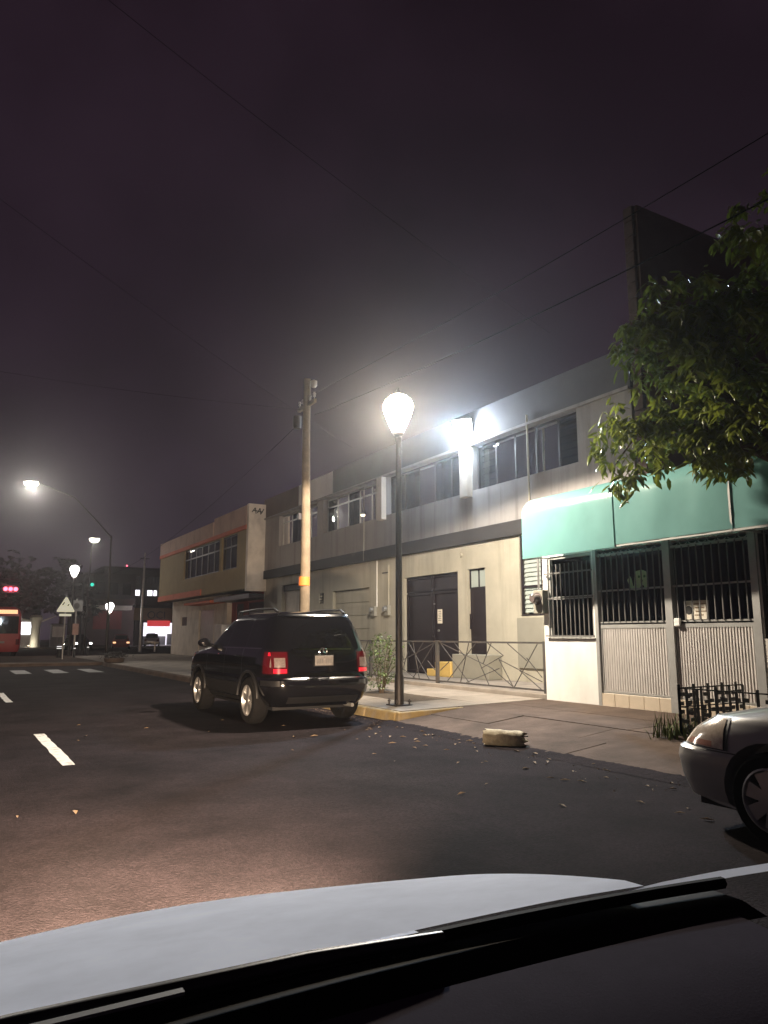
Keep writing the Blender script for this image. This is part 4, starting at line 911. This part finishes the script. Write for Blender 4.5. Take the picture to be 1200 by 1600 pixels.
lobes = [((8.7,4.3,5.3),(1.5,2.1,1.55),180), ((8.35,5.95,4.7),(.9,1.0,.95),100), ((8.45,6.05,5.75),(.75,.85,.6),62), ((8.3,6.75,4.35),(.5,.75,.42),36), ((8.25,5.6,3.8),(.7,.9,.40),48), ((8.8,4.6,6.5),(1.0,1.3,.6),60), ((8.4,6.75,5.55),(.5,.55,.5),40), ((8.3,4.9,3.85),(.8,1.2,.45),70), ((8.9,5.4,5.4),(.9,1.3,1.0),70)]
g = random.Random(11); crown = MB(); centers = []
for (c_, r_, n) in lobes:
    c_ = Vector(c_)
    MB().tube([(8.42,4.55,3.1), tuple((Vector((8.42,4.55,3.1))+c_)/2+Vector((0,0,.15))), tuple(c_), tuple(c_+Vector((-.1,.35*r_[1],.1)))], [.06,.04,.022,.008], 8).build('branch', 'bark', T, smooth=60)
    for i in range(n):
        v = Vector((g.gauss(0,1), g.gauss(0,1), g.gauss(0,1))).normalized()*(g.random()**.4)
        p = c_+Vector((v.x*r_[0], v.y*r_[1], v.z*r_[2]))
        if p.z < 3.45+.1*g.random(): continue
        centers.append(p); cluster(crown, p, g, 13, .205, .034)
tag(crown.build('crown', 'leaf', T), kind='stuff')
# the lit low branch in front: its leaves are single parts
br = [Vector(p) for p in ((8.3,6.75,4.35),(8.28,7.1,4.1),(8.25,7.35,3.85),(8.22,7.42,3.65))]
MB().tube(br, [.018,.014,.01,.005], 6).build('branch', 'bark', T, smooth=60)
tl = MB(); leaf_faces(tl, Vector((0,0,0)), Vector((1,0,0)), .205, .035, random.Random(1)); leafmesh = tl.mesh('leaf', 'leaf')
hang = [(8.25,7.5,4.2),(8.2,7.62,4.35),(8.3,7.35,4.45),(8.22,7.55,4.05),(8.15,7.45,3.85),(8.25,7.3,3.75),(8.2,7.2,3.6),(8.22,7.38,3.55),(8.3,7.1,3.62),(8.18,7.28,3.5),(8.3,7.55,4.5),(8.24,7.4,4.6),(8.25,7.05,3.75),(8.2,6.85,3.68),(8.3,7.2,4.0),(8.2,7.65,4.15),(8.28,6.6,3.62),(8.2,7.0,3.5),(8.25,7.25,4.25),(8.3,6.95,4.45)]
for h_ in hang:
    for i in range(13):
        o = bpy.data.objects.new('leaf', leafmesh); COL.objects.link(o); o.parent = T
        a = g.uniform(0, 6.28); d = Vector((math.cos(a), math.sin(a), g.uniform(-1.2, .25)-.35)).normalized()
        o.rotation_euler = (d.to_track_quat('X', 'Z') @ Matrix.Rotation(g.uniform(-.6,.6), 3, 'X').to_quaternion()).to_euler()
        s = g.uniform(.5, 1.2); o.scale = (s, s, s)
        o.location = Vector(h_)+Vector((g.gauss(0,.05), g.gauss(0,.07), g.gauss(0,.06)))-LOC[T.name]
SH = thing('shrub', 'small leafy shrub growing in the tree pit between SUV and railing', 'shrub', (8.1, 13.9, .17))
mb = MB(); g = random.Random(5); stx = MB()
for i in range(9):
    a = g.uniform(0, 6.28); tip = Vector((8.1+.28*math.cos(a), 13.9+.34*math.sin(a), g.uniform(.7, 1.35))); stx.tube([(8.1+.03*math.cos(a),13.9+.03*math.sin(a),.15), tuple((Vector((8.1,13.9,.15))+tip)/2+Vector((0,0,.1))), tuple(tip)], [.012,.008,.004], 5)
stx.build('stems', 'bark', SH)
for i in range(95):
    p = Vector((8.1+g.gauss(0,.17), 13.9+g.gauss(0,.2), g.uniform(.3,1.35))); cluster(mb, p, g, 9, .075, .017, .1)
tag(mb.build('foliage', 'leaf_shrub', SH), kind='stuff')
def dark_tree(name, label, base, h, lob, seed, ls=.3, m='leaf_far'):
    t = thing(name, label, 'tree', base); g = random.Random(seed); b = Vector(base)
    MB().tube([tuple(b), tuple(b+Vector((.1,0,h*.3))), tuple(b+Vector((0,.1,h*.62)))], [.03*h,.022*h,.01*h], 8).build('trunk', 'bark', t, smooth=60)
    mb = MB()
    for (c_, r_, n) in lob:
        c_ = b+Vector(c_)
        for i in range(n):
            v = Vector((g.gauss(0,1), g.gauss(0,1), g.gauss(0,1))).normalized()*(g.random()**.45); cluster(mb, c_+Vector((v.x*r_[0], v.y*r_[1], v.z*r_[2])), g, 9, ls, ls*.3, .2)
    tag(mb.build('crown', m, t), kind='stuff')
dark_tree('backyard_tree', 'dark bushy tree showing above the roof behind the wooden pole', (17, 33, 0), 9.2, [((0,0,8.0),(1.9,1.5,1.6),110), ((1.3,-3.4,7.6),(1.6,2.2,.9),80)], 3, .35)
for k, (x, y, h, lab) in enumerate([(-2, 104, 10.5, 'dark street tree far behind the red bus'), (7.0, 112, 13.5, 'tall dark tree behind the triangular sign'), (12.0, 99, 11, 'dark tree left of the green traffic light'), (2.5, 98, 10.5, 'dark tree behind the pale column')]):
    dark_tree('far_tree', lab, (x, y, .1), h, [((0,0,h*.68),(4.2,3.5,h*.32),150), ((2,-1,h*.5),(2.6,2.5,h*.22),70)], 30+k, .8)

# ------------------------------------------------------------------ far street: lamps, signals, signs, bollards
def cobra(base, top, head, label, m, power, r=.07):
    t = thing('street_lamp', label, 'street lamp', base, 'street lamps at the crossing'); b = Vector(base); tp = Vector(top); hd = Vector(head)
    MB().tube([tuple(b), tuple(tp)], [r, r*.6], 10).build('post', 'lamp_iron', t, smooth=60)
    mid = tp+(hd-tp)*.5+Vector((0,0,(hd-tp).length*.12))
    MB().tube([tuple(tp-Vector((0,0,.1))), tuple(tp+(hd-tp)*.2+Vector((0,0,.25))), tuple(mid), tuple(hd)], [r*.6,r*.55,r*.5,r*.45], 8).build('arm', 'lamp_iron', t, smooth=60)
    d = (hd-tp); d.z = 0; d.normalize(); s = Vector((-d.y, d.x, 0))
    c = hd+d*.25
    MB().hexa([c-d*.35-s*.13+Vector((0,0,-.03)), c+d*.35-s*.16+Vector((0,0,-.03)), c+d*.35+s*.16+Vector((0,0,-.03)), c-d*.35+s*.13+Vector((0,0,-.03))], [c-d*.3-s*.08+Vector((0,0,.1)), c+d*.25-s*.1+Vector((0,0,.1)), c+d*.25+s*.1+Vector((0,0,.1)), c-d*.3+s*.08+Vector((0,0,.1))]).build('head', 'metal_dark', t, bev=.02)
    mb = MB().lathe([(.0,-.15),(.12,-.14),(.2,-.08),(.24,.0),(.0,.0)], (0,0,0), 20); mb.v = [tuple(c+d*v[0]*1.6+s*v[1]*1.35+Vector((0,0,v[2]*1.5-.035))) for v in mb.v]; mb.build('lens', m, t, smooth=50)
    lamp('SPOT', 'bulb', tuple(c+Vector((0,0,-.32))), power, (1, .93, .82), t, aim=tuple(c+Vector((-.8,-14,-9))), size=.2, angle=85, blend=.8)
    lamp('POINT', 'bulb_glow', tuple(c+Vector((0,0,-.36))), power*.03, (1, .9, .74), t, size=.15)
cobra((7.15,40.2,.14), (7.0,39.9,6.5), (3.45,42.2,9.4), 'tall street lamp on a long curved arm, highest light at the left', 'lamp_glass_far', 4500)
cobra((8.15,54.1,.0), (8.1,53.2,7.5), (8.02,51.9,7.75), 'yellowish street lamp on a dark pole above the green signal', 'lamp_glass_far', 700)
t, z2 = lantern_post((6.55,49.0,.14), 4.75, 'lantern lamp post glowing white just above the triangular sign', 'lamp_glass_far_white', .95, False)
lamp('POINT', 'bulb', (6.55,49.0,z2-.12), 230, (1, .94, .86), t, size=.12)
t, z2 = lantern_post((11.8,66.0,0), 3.2, 'short far lantern lamp post, lowest of the glowing lamps', 'lamp_glass_far_white', 1.15, False)
lamp('POINT', 'bulb', (11.8,66.0,z2-.12), 220, (1, .9, .8), t, size=.12)
# triangular warning sign
t = thing('warning_sign', 'pale triangular warning sign on a grey post at the crossing', 'sign', (5.4, 42.9, .14))
MB().tube([(5.42,42.9,.14),(5.42,42.9,3.5)], .04, 10).build('post', 'galvanised', t, smooth=60)
def facing(p, yawdeg, mb):
    M_ = Matrix.Translation(p) @ Matrix.Rotation(R(yawdeg), 4, 'Z'); mb.v = [tuple(M_ @ Vector(v)) for v in mb.v]; return mb
tri = [(-.42,-.36),(.42,-.36),(.44,-.30),(.05,.42),(-.05,.42),(-.44,-.30)]
def xzprism(poly, y0, y1):
    n = len(poly); return MB().add([(a,y0,b) for a,b in poly]+[(a,y1,b) for a,b in poly], [tuple(range(n)), tuple(range(2*n-1,n-1,-1))]+[(i,(i+1)%n,n+(i+1)%n,n+i) for i in range(n)])
pl = facing((5.42,42.84,2.98), -8, xzprism(tri, -.01, .01)).build('plate', 'sign_triangle', t)
for a, b in (((-.17,.0),(-.07,.16)), ((.09,-.04),(.15,.06))): facing((5.42,42.84,2.98), -8, MB().bar((a[0],-.014,a[1]),(b[0],-.014,b[1]),.006,.05)).build('pictogram_stroke', 'ink', pl)
facing((5.42,42.84,2.42), -8, MB().box(-.3,.3,-.01,.01,-.02,.1)).build('lower_plate', 'sign_triangle', t)
t = thing('grey_sign', 'dark grey square sign seen between triangular sign and dark pole', 'sign', (7.05, 50.7, .14))
MB().tube([(7.05,50.75,.14),(7.05,50.75,3.7)], .045, 10).build('post', 'galvanised', t, smooth=60)
pl = facing((7.05,50.68,3.25), -5, MB().box(-.36,.36,-.01,.01,-.34,.34)).build('plate', 'sign_back', t)
MB().lathe([(.0,-.02),(.17,-.02),(.17,.0),(.0,.0)], (0,0,0), 18); 
facing((7.05,50.655,3.25), -5, xzprism([(.17*math.cos(i*.349),.2*math.sin(i*.349)) for i in range(18)], -.004, .0)).build('dark_symbol', 'metal_black', pl)
t = thing('pinkish_sign', 'small pinkish upright sign on a pale post', 'sign', (6.65, 47.8, .14))
MB().tube([(6.66,47.84,.14),(6.66,47.84,2.1)], .07, 10).build('post', 'galvanised', t, smooth=60)
facing((6.66,47.74,1.75), -8, MB().box(-.17,.17,-.012,.012,-.33,.33)).build('plate', 'sign_pink', t, bev=.005)
for k, (x, y, lab) in enumerate([(5.65,46.2,'thick dark bollard with white reflective stripes left of the sign post'),(6.43,45.9,'thin dark bollard with one small reflector under the pinkish sign'),(7.72,49.6,'dark bollard with reflector near the dark lamp pole')]):
    t = thing('bollard', lab, 'bollard', (x, y, .14), 'bollards on the traffic island'); r = .13 if k == 0 else .06
    MB().lathe([(r*1.1,0),(r,.06),(r,.6),(r*.8,.68),(.0,.72)], (x,y,.14), 16).build('post', 'metal_black', t, smooth=40)
    for q in range(2 if k == 0 else 1): MB().lathe([(r*1.03,.5+q*.1),(r*1.03,.54+q*.1)], (x,y,.14), 16).build('reflector_band', 'reflector_glow_white', t, smooth=40)
t = thing('planter_bush', 'low dark bush in a round planter on the corner', 'planter', (6.6, 35.9, 0))
MB().lathe([(.3,0),(.42,.05),(.46,.22),(.40,.24),(.0,.22)], (6.75,35.9,.14), 20).build('bowl', 'concrete_dirty', t, smooth=40)
mb = MB(); g = random.Random(9)
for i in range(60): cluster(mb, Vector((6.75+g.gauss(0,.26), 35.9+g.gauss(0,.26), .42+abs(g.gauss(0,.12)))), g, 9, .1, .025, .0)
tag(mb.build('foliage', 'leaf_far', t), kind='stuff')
# traffic signals
t = thing('traffic_signal', 'traffic signal showing a green light beside the dark pole', 'traffic light', (9.9, 63.9, 0))
MB().tube([(9.3,63.9,0),(9.3,63.9,6.2),(9.9,63.9,6.35)], .06, 8).build('mast', 'metal_black', t, smooth=60)
hs = MB().box(9.75,10.1,63.75,64.0,5.3,6.3).build('housing', 'metal_black', t, bev=.03)
for k, m in enumerate(('metal_dark','metal_dark','signal_green')): facing((9.925,63.74,6.13-k*.33), 0, xzprism([(.14*math.cos(i*.349),.14*math.sin(i*.349)) for i in range(18)], -.02, .0)).build('lens', m, hs)
for k in range(3): facing((9.925,63.7,6.13-k*.33), 0, MB().tube([(.15*math.cos(R(20+14*i)),-.05,.15*math.sin(R(20+14*i))) for i in range(11)], .01, 5)).build('visor', 'metal_black', hs)
t = thing('red_signal', 'three red lights in a row hanging over the bus', 'traffic light', (3.95, 61.7, 0))
MB().tube([(-2,61.9,0),(-2,61.9,5.6),(4.4,61.9,5.5)], [.08,.07,.05], 8).build('mast', 'metal_black', t, smooth=60)
hs = MB().box(3.3,4.5,61.6,61.8,4.5,5.1).build('housing', 'metal_black', t, bev=.03)
for k in range(3): facing((3.55+k*.34,61.59,4.8), 0, xzprism([(.15*math.cos(i*.349),.15*math.sin(i*.349)) for i in range(18)], -.02, .0)).build('lens', 'signal_red', hs)
lamp('POINT', 'red_glow', (3.9,61.2,4.8), 90, (1, .08, .14), t, size=.2)
# red bus
BU = thing('red_bus', 'red city bus entering the picture at the left edge', 'bus', (2.55, 58.0, 0), world=False, rz=R(5))
BL = [(.35,1.2,-5,5,12),(.6,1.27,-5.05,5.05,12),(1.3,1.28,-5.05,5.05,14),(2.7,1.24,-4.98,5.0,14),(3.05,1.15,-4.9,4.9,10),(3.2,.95,-4.7,4.7,8)]
local(shell(BL, 64, 2).build('body', 'bus_red', smooth=35), BU)
TB = lambda x: (lambda z: th_end(BL, z, x, False))
local(patch(BL, 1.5, 2.6, TB(-1.0), TB(1.0), 4, 10, .006).build('rear_screen', 'car_glass', smooth=60), BU)
local(patch(BL, 2.75, 3.0, TB(-.9), TB(.9), 2, 10, .01).build('marker_lamps', 'light_amber', smooth=60), BU)
for i in range(6): local(patch(BL, 1.5, 2.55, lambda z, i=i: th_side(BL, z, -4.4+i*1.5, 1), lambda z, i=i: th_side(BL, z, -3.1+i*1.5, 1), 3, 6, .006).build('window', 'car_glass', smooth=60), BU)
for sx in (-1, 1):
    local(patch(BL, .8, 1.15, lambda z: th_end(BL, z, sx*1.1, False), lambda z: th_end(BL, z, sx*.9, False), 2, 4, .012).build('tail_lamp', 'lens_red', smooth=60), BU)
    for yy in (-3, 3): wheel(BU, sx*1.12, yy, .48, .28, 5, sx, 'galvanised')
local(MB().box(-.25, .25, -5.09, -5.07, .9, 1.02).build('plate', 'plate'), BU)

# pale column and lit wall beyond
t = thing('pale_column', 'pale round column with flared top lit from beside', 'column', (8.4, 89.3, .12))
MB().lathe([(.6,0),(.5,.3),(.45,2.2),(.55,2.8),(.7,3.2),(.5,3.45),(.0,3.5)], (8.4,89.3,.12), 20).build('shaft', 'plaster_cream', t, smooth=40)
for sx, zz in ((-1, 3.0), (1, 3.2)): MB().tube([(8.4+sx*.5,88.9,2.9),(8.4+sx*1.9,88.7,zz+.3)], [.12,.05], 6).build('arm', 'plaster_cream', t, smooth=40)
up = MB().lathe([(.10,0),(.16,.1),(.16,.16)], (7.7,88.0,.12), 14).build('added_uplight', 'metal_black', t, smooth=40); MB().lathe([(.0,.162),(.13,.164),(.10,.19),(.0,.2)], (7.7,88.0,.12), 14).build('added_uplight_lens', 'bulb_small', up, smooth=40)  # ground fitting made up to carry the light added on the column
lamp('POINT', 'added_column_fill', (7.7, 88.0, .45), 110, (1, .92, .75), t, size=.1)  # fill light added to brighten the column, no known source
t = thing('lit_kiosk', 'brightly lit white kiosk beside the pale column', 'kiosk', (7.3, 95, .12))
MB().box(5.7, 8.7, 95, 98, .12, 3.2).build('wall', 'plaster_oldwhite', t); MB().box(5.5, 8.9, 94.6, 98, 3.2, 3.4).build('roof', 'metal_dark', t)
w = MB().box(6.8, 8.5, 94.92, 94.98, 1.5, 2.9).build('lit_window', 'window_lit', t); MB().box(6.75, 8.55, 94.88, 94.91, 2.08, 2.16).build('mullion', 'metal_light', w)
MB().box(5.85, 6.5, 94.92, 94.98, .3, 2.3).build('door', 'plaster_pink', t)
t = thing('pale_panel_booth', 'small grey booth right of the pale column', 'kiosk', (10.9, 92, .12))
MB().box(10.3, 11.8, 92, 93.4, .12, 2.6).build('wall', 'plaster_grey', t); MB().box(10.4, 11.7, 91.94, 91.99, 1.2, 2.4).build('panel', 'plaster_white', t); MB().box(10.2, 11.9, 91.8, 93.5, 2.6, 2.72).build('roof', 'metal_dark', t)
# far shop with lit front, fascia lettering and red sign
t = thing('far_shop', 'far shop with brown lettered fascia, red sign and bright white front', 'shop', (24, 99, .12))
MB().wall(0, .3, -3.6, 2.6, .12, 6.6, [(-2.6,1.9,.3,2.7)])
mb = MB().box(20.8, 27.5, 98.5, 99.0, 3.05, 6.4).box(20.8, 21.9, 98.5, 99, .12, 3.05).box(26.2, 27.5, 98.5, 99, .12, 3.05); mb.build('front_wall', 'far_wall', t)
MB().box(20.6, 27.6, 98.3, 98.49, 3.3, 4.9).build('fascia', 'sign_brown', t)
MB().box(20.4, 27.7, 97.3, 98.5, 5.0, 5.25).build('canopy', 'metal_dark', t)
MB().box(21.9, 26.2, 100.9, 101, .12, 3.05).build('lit_back_wall', 'shop_lit', t)
for i in range(4): MB().box(22.2+i*1.05, 22.95+i*1.05, 99.6, 100.2, .15, 1.3+.3*(i % 2)).build('shelf_unit', 'curtain_grey', t)
MB().box(22.3, 25.2, 98.2, 98.35, 2.55, 3.3).build('red_sign', 'shop_red', t)
MB().box(20.8, 27.5, 99, 106, 6.3, 6.5).build('roof', 'far_wall', t)
cu = bpy.data.curves.new('lettering', 'FONT'); cu.body = 'OCI'; cu.size = 1.35; cu.extrude = .03
to = bpy.data.objects.new('lettering', cu); COL.objects.link(to); bpy.context.view_layer.update()
me = bpy.data.meshes.new_from_object(to.evaluated_get(bpy.context.evaluated_depsgraph_get())); me.materials.append(MATS['metal_black']); bpy.data.objects.remove(to)
lo = bpy.data.objects.new('lettering', me); COL.objects.link(lo); lo.matrix_local = Matrix.Identity(4)
M_ = Matrix.Translation((22.2,98.26,3.55)) @ Matrix.Rotation(R(90), 4, 'X'); me.transform(M_); attach(lo, t)
lamp('POINT', 'shop_light', (24, 98.9, 2.6), 300, (.95, .9, 1), t, size=.3)
def far_car(name, label, pos, rz, m, lights=None):
    t = thing(name, label, 'car', pos, 'cars beyond the crossing', world=False, rz=rz)
    KL = [(.22,.74,-2.1,2.1,7),(.35,.84,-2.2,2.2,7),(.6,.86,-2.22,2.22,7),(.85,.84,-2.15,2.0,8),(.95,.80,-2.05,1.2,8),(1.25,.68,-1.75,.6,8),(1.45,.6,-1.5,.2,8),(1.52,.4,-1.2,-.1,6)]
    local(shell(KL, 48, 2).build('body', m, smooth=35), t)
    local(patch(KL, 1.0, 1.4, lambda z: th_end(KL, z, -.58, False), lambda z: th_end(KL, z, .58, False), 3, 8, .006).build('rear_screen', 'car_glass', smooth=60), t)
    local(patch(KL, 1.0, 1.4, lambda z: th_end(KL, z, .58, True), lambda z: th_end(KL, z, -.58, True), 3, 8, .006).build('windscreen', 'car_glass', smooth=60), t)
    for sx in (-1, 1):
        local(patch(KL, .66, .82, lambda z: th_end(KL, z, sx*.78, False), lambda z: th_end(KL, z, sx*.55, False), 2, 4, .01).build('tail_lamp', lights[0] if lights else 'lens_red', smooth=60), t)
        local(patch(KL, .6, .76, lambda z: th_end(KL, z, sx*.78, True), lambda z: th_end(KL, z, sx*.5, True), 2, 4, .01).build('headlamp', lights[1] if lights else 'lens_clear', smooth=60), t)
        local(patch(KL, 1.0, 1.36, lambda z: th_side(KL, z, .5, sx), lambda z: th_side(KL, z, -1.5, sx), 3, 8, .006).build('side_window', 'car_glass', smooth=60), t)
        for yy in (-1.35, 1.35): wheel(t, sx*.76, yy, .31, .2, 5, sx)
    return t
far_car('pale_car', 'pale parked car seen from behind in front of the lit shop', (20.6, 88.0, .12), R(-14), 'car_silver')
far_car('oncoming_car', 'dark car with white headlights near the green signal', (10.6, 74, 0), R(185), 'car_black', ('lens_red', 'light_white'))
far_car('turning_car', 'dark red car with amber lights behind the far lantern lamp', (15.6, 80, 0), R(170), 'far_wall_red', ('light_amber', 'light_amber'))
t = thing('grey_pole', 'thin grey pole standing left of the pale car', 'pole', (14.2, 64.8, 0))
MB().tube([(14.2,64.8,0),(14.2,64.8,2.6),(14.2,64.75,8.4)], [.13,.11,.07], 10).build('shaft', 'galvanised', t, smooth=60)
MB().bar((13.8,64.75,7.9),(14.6,64.75,7.9),.08).build('crossarm', 'metal_dark', t)
t = thing('stub_post', 'short pale stub post in front of the pale car', 'bollard', (15.4, 66, 0))
MB().lathe([(.07,0),(.07,.8),(.05,.85),(.0,.86)], (15.6,65.5,0), 12).build('post', 'plaster_oldwhite', t, smooth=40); MB().box(15.3,15.9,65.45,65.55,.72,.82).build('cap_bar', 'plaster_oldwhite', t)
# red-fronted row and dark block with lit windows
t = thing('red_front_building', 'low dark building with red front panel behind the far lantern lamp', 'building', (18.5, 104, .12))
MB().box(14.5, 21.8, 104, 112, .12, 6.2).build('wall', 'far_wall_brown', t); MB().box(16.6, 20.2, 103.9, 103.99, 2.2, 4.6).build('red_panel', 'far_wall_red', t)
MB().box(12.8, 21.2, 102.6, 104, 4.75, 5.3).build('canopy', 'plaster_oldwhite', t); MB().box(14.5, 21.8, 103.95, 112, 6.2, 9.6).build('upper_wall', 'far_wall', t)
for i in range(4): MB().box(15+i*1.7, 16.1+i*1.7, 103.88, 103.94, 6.8, 8.4).build('window', 'car_glass', t)
t = thing('office_block', 'dark office block with two rows of lit windows', 'building', (30, 136, 0))
MB().box(23, 44, 136, 150, 0, 13.0).build('wall', 'far_wall', t); MB().box(22.8, 44.2, 135.8, 150, 13.0, 13.4).build('cornice', 'metal_dark', t)
for row, (z0, lit) in enumerate(((8.2, (3,4,6,7,9)), (6.0, (6,7,8,9)), (10.6, ()))):
    for i in range(14):
        x = 24.0+i*1.1; fr_ = MB().box(x, x+.85, 135.9, 135.98, z0, z0+1.2).build('window', 'window_lit' if i in lit else 'car_glass', t)
        MB().box(x+.40, x+.45, 135.86, 135.895, z0, z0+1.2).build('mullion', 'metal_dark', fr_)
MB().tube([(27.2,138,13.3),(27.2,138,13.9)], .05, 6).build('antenna', 'metal_dark', t)
MB().lathe([(.0,0),(.13,.02),(.13,.2),(.0,.24)], (27.2,138,13.7), 10).build('warning_light', 'signal_red', t)
t = thing('left_block', 'long dark block closing the street at the left', 'building', (-10, 122, 0))
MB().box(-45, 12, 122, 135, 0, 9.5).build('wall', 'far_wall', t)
for i in range(16): MB().box(-30+i*2.6, -28.8+i*2.6, 121.9, 121.98, 5.5, 7.3).build('window', 'car_glass', t)
t = thing('right_block', 'plain dark block filling the street end at the right', 'building', (50, 120, 0))
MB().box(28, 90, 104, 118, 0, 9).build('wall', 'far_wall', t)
for i in range(12): MB().box(30+i*3, 31.5+i*3, 103.9, 103.98, 4.5, 6.5).build('window', 'car_glass', t)

# ------------------------------------------------------------------ volume added to stand in for lens bloom round the lamps
hz = MB().box(-215, 235, -70, 275, -1.2, 14.6).build('bloom_haze', None)
m = bpy.data.materials.new('bloom_haze'); m.use_nodes = True; n_ = m.node_tree.nodes; n_.clear()
o_ = n_.new('ShaderNodeOutputMaterial'); v_ = n_.new('ShaderNodeVolumePrincipled'); v_.inputs['Color'].default_value = (.9, .9, .92, 1); v_.inputs['Density'].default_value = .0010; v_.inputs['Anisotropy'].default_value = .86
m.node_tree.links.new(v_.outputs[0], o_.inputs['Volume']); hz.data.materials.append(m)
tag(hz, kind='stuff')
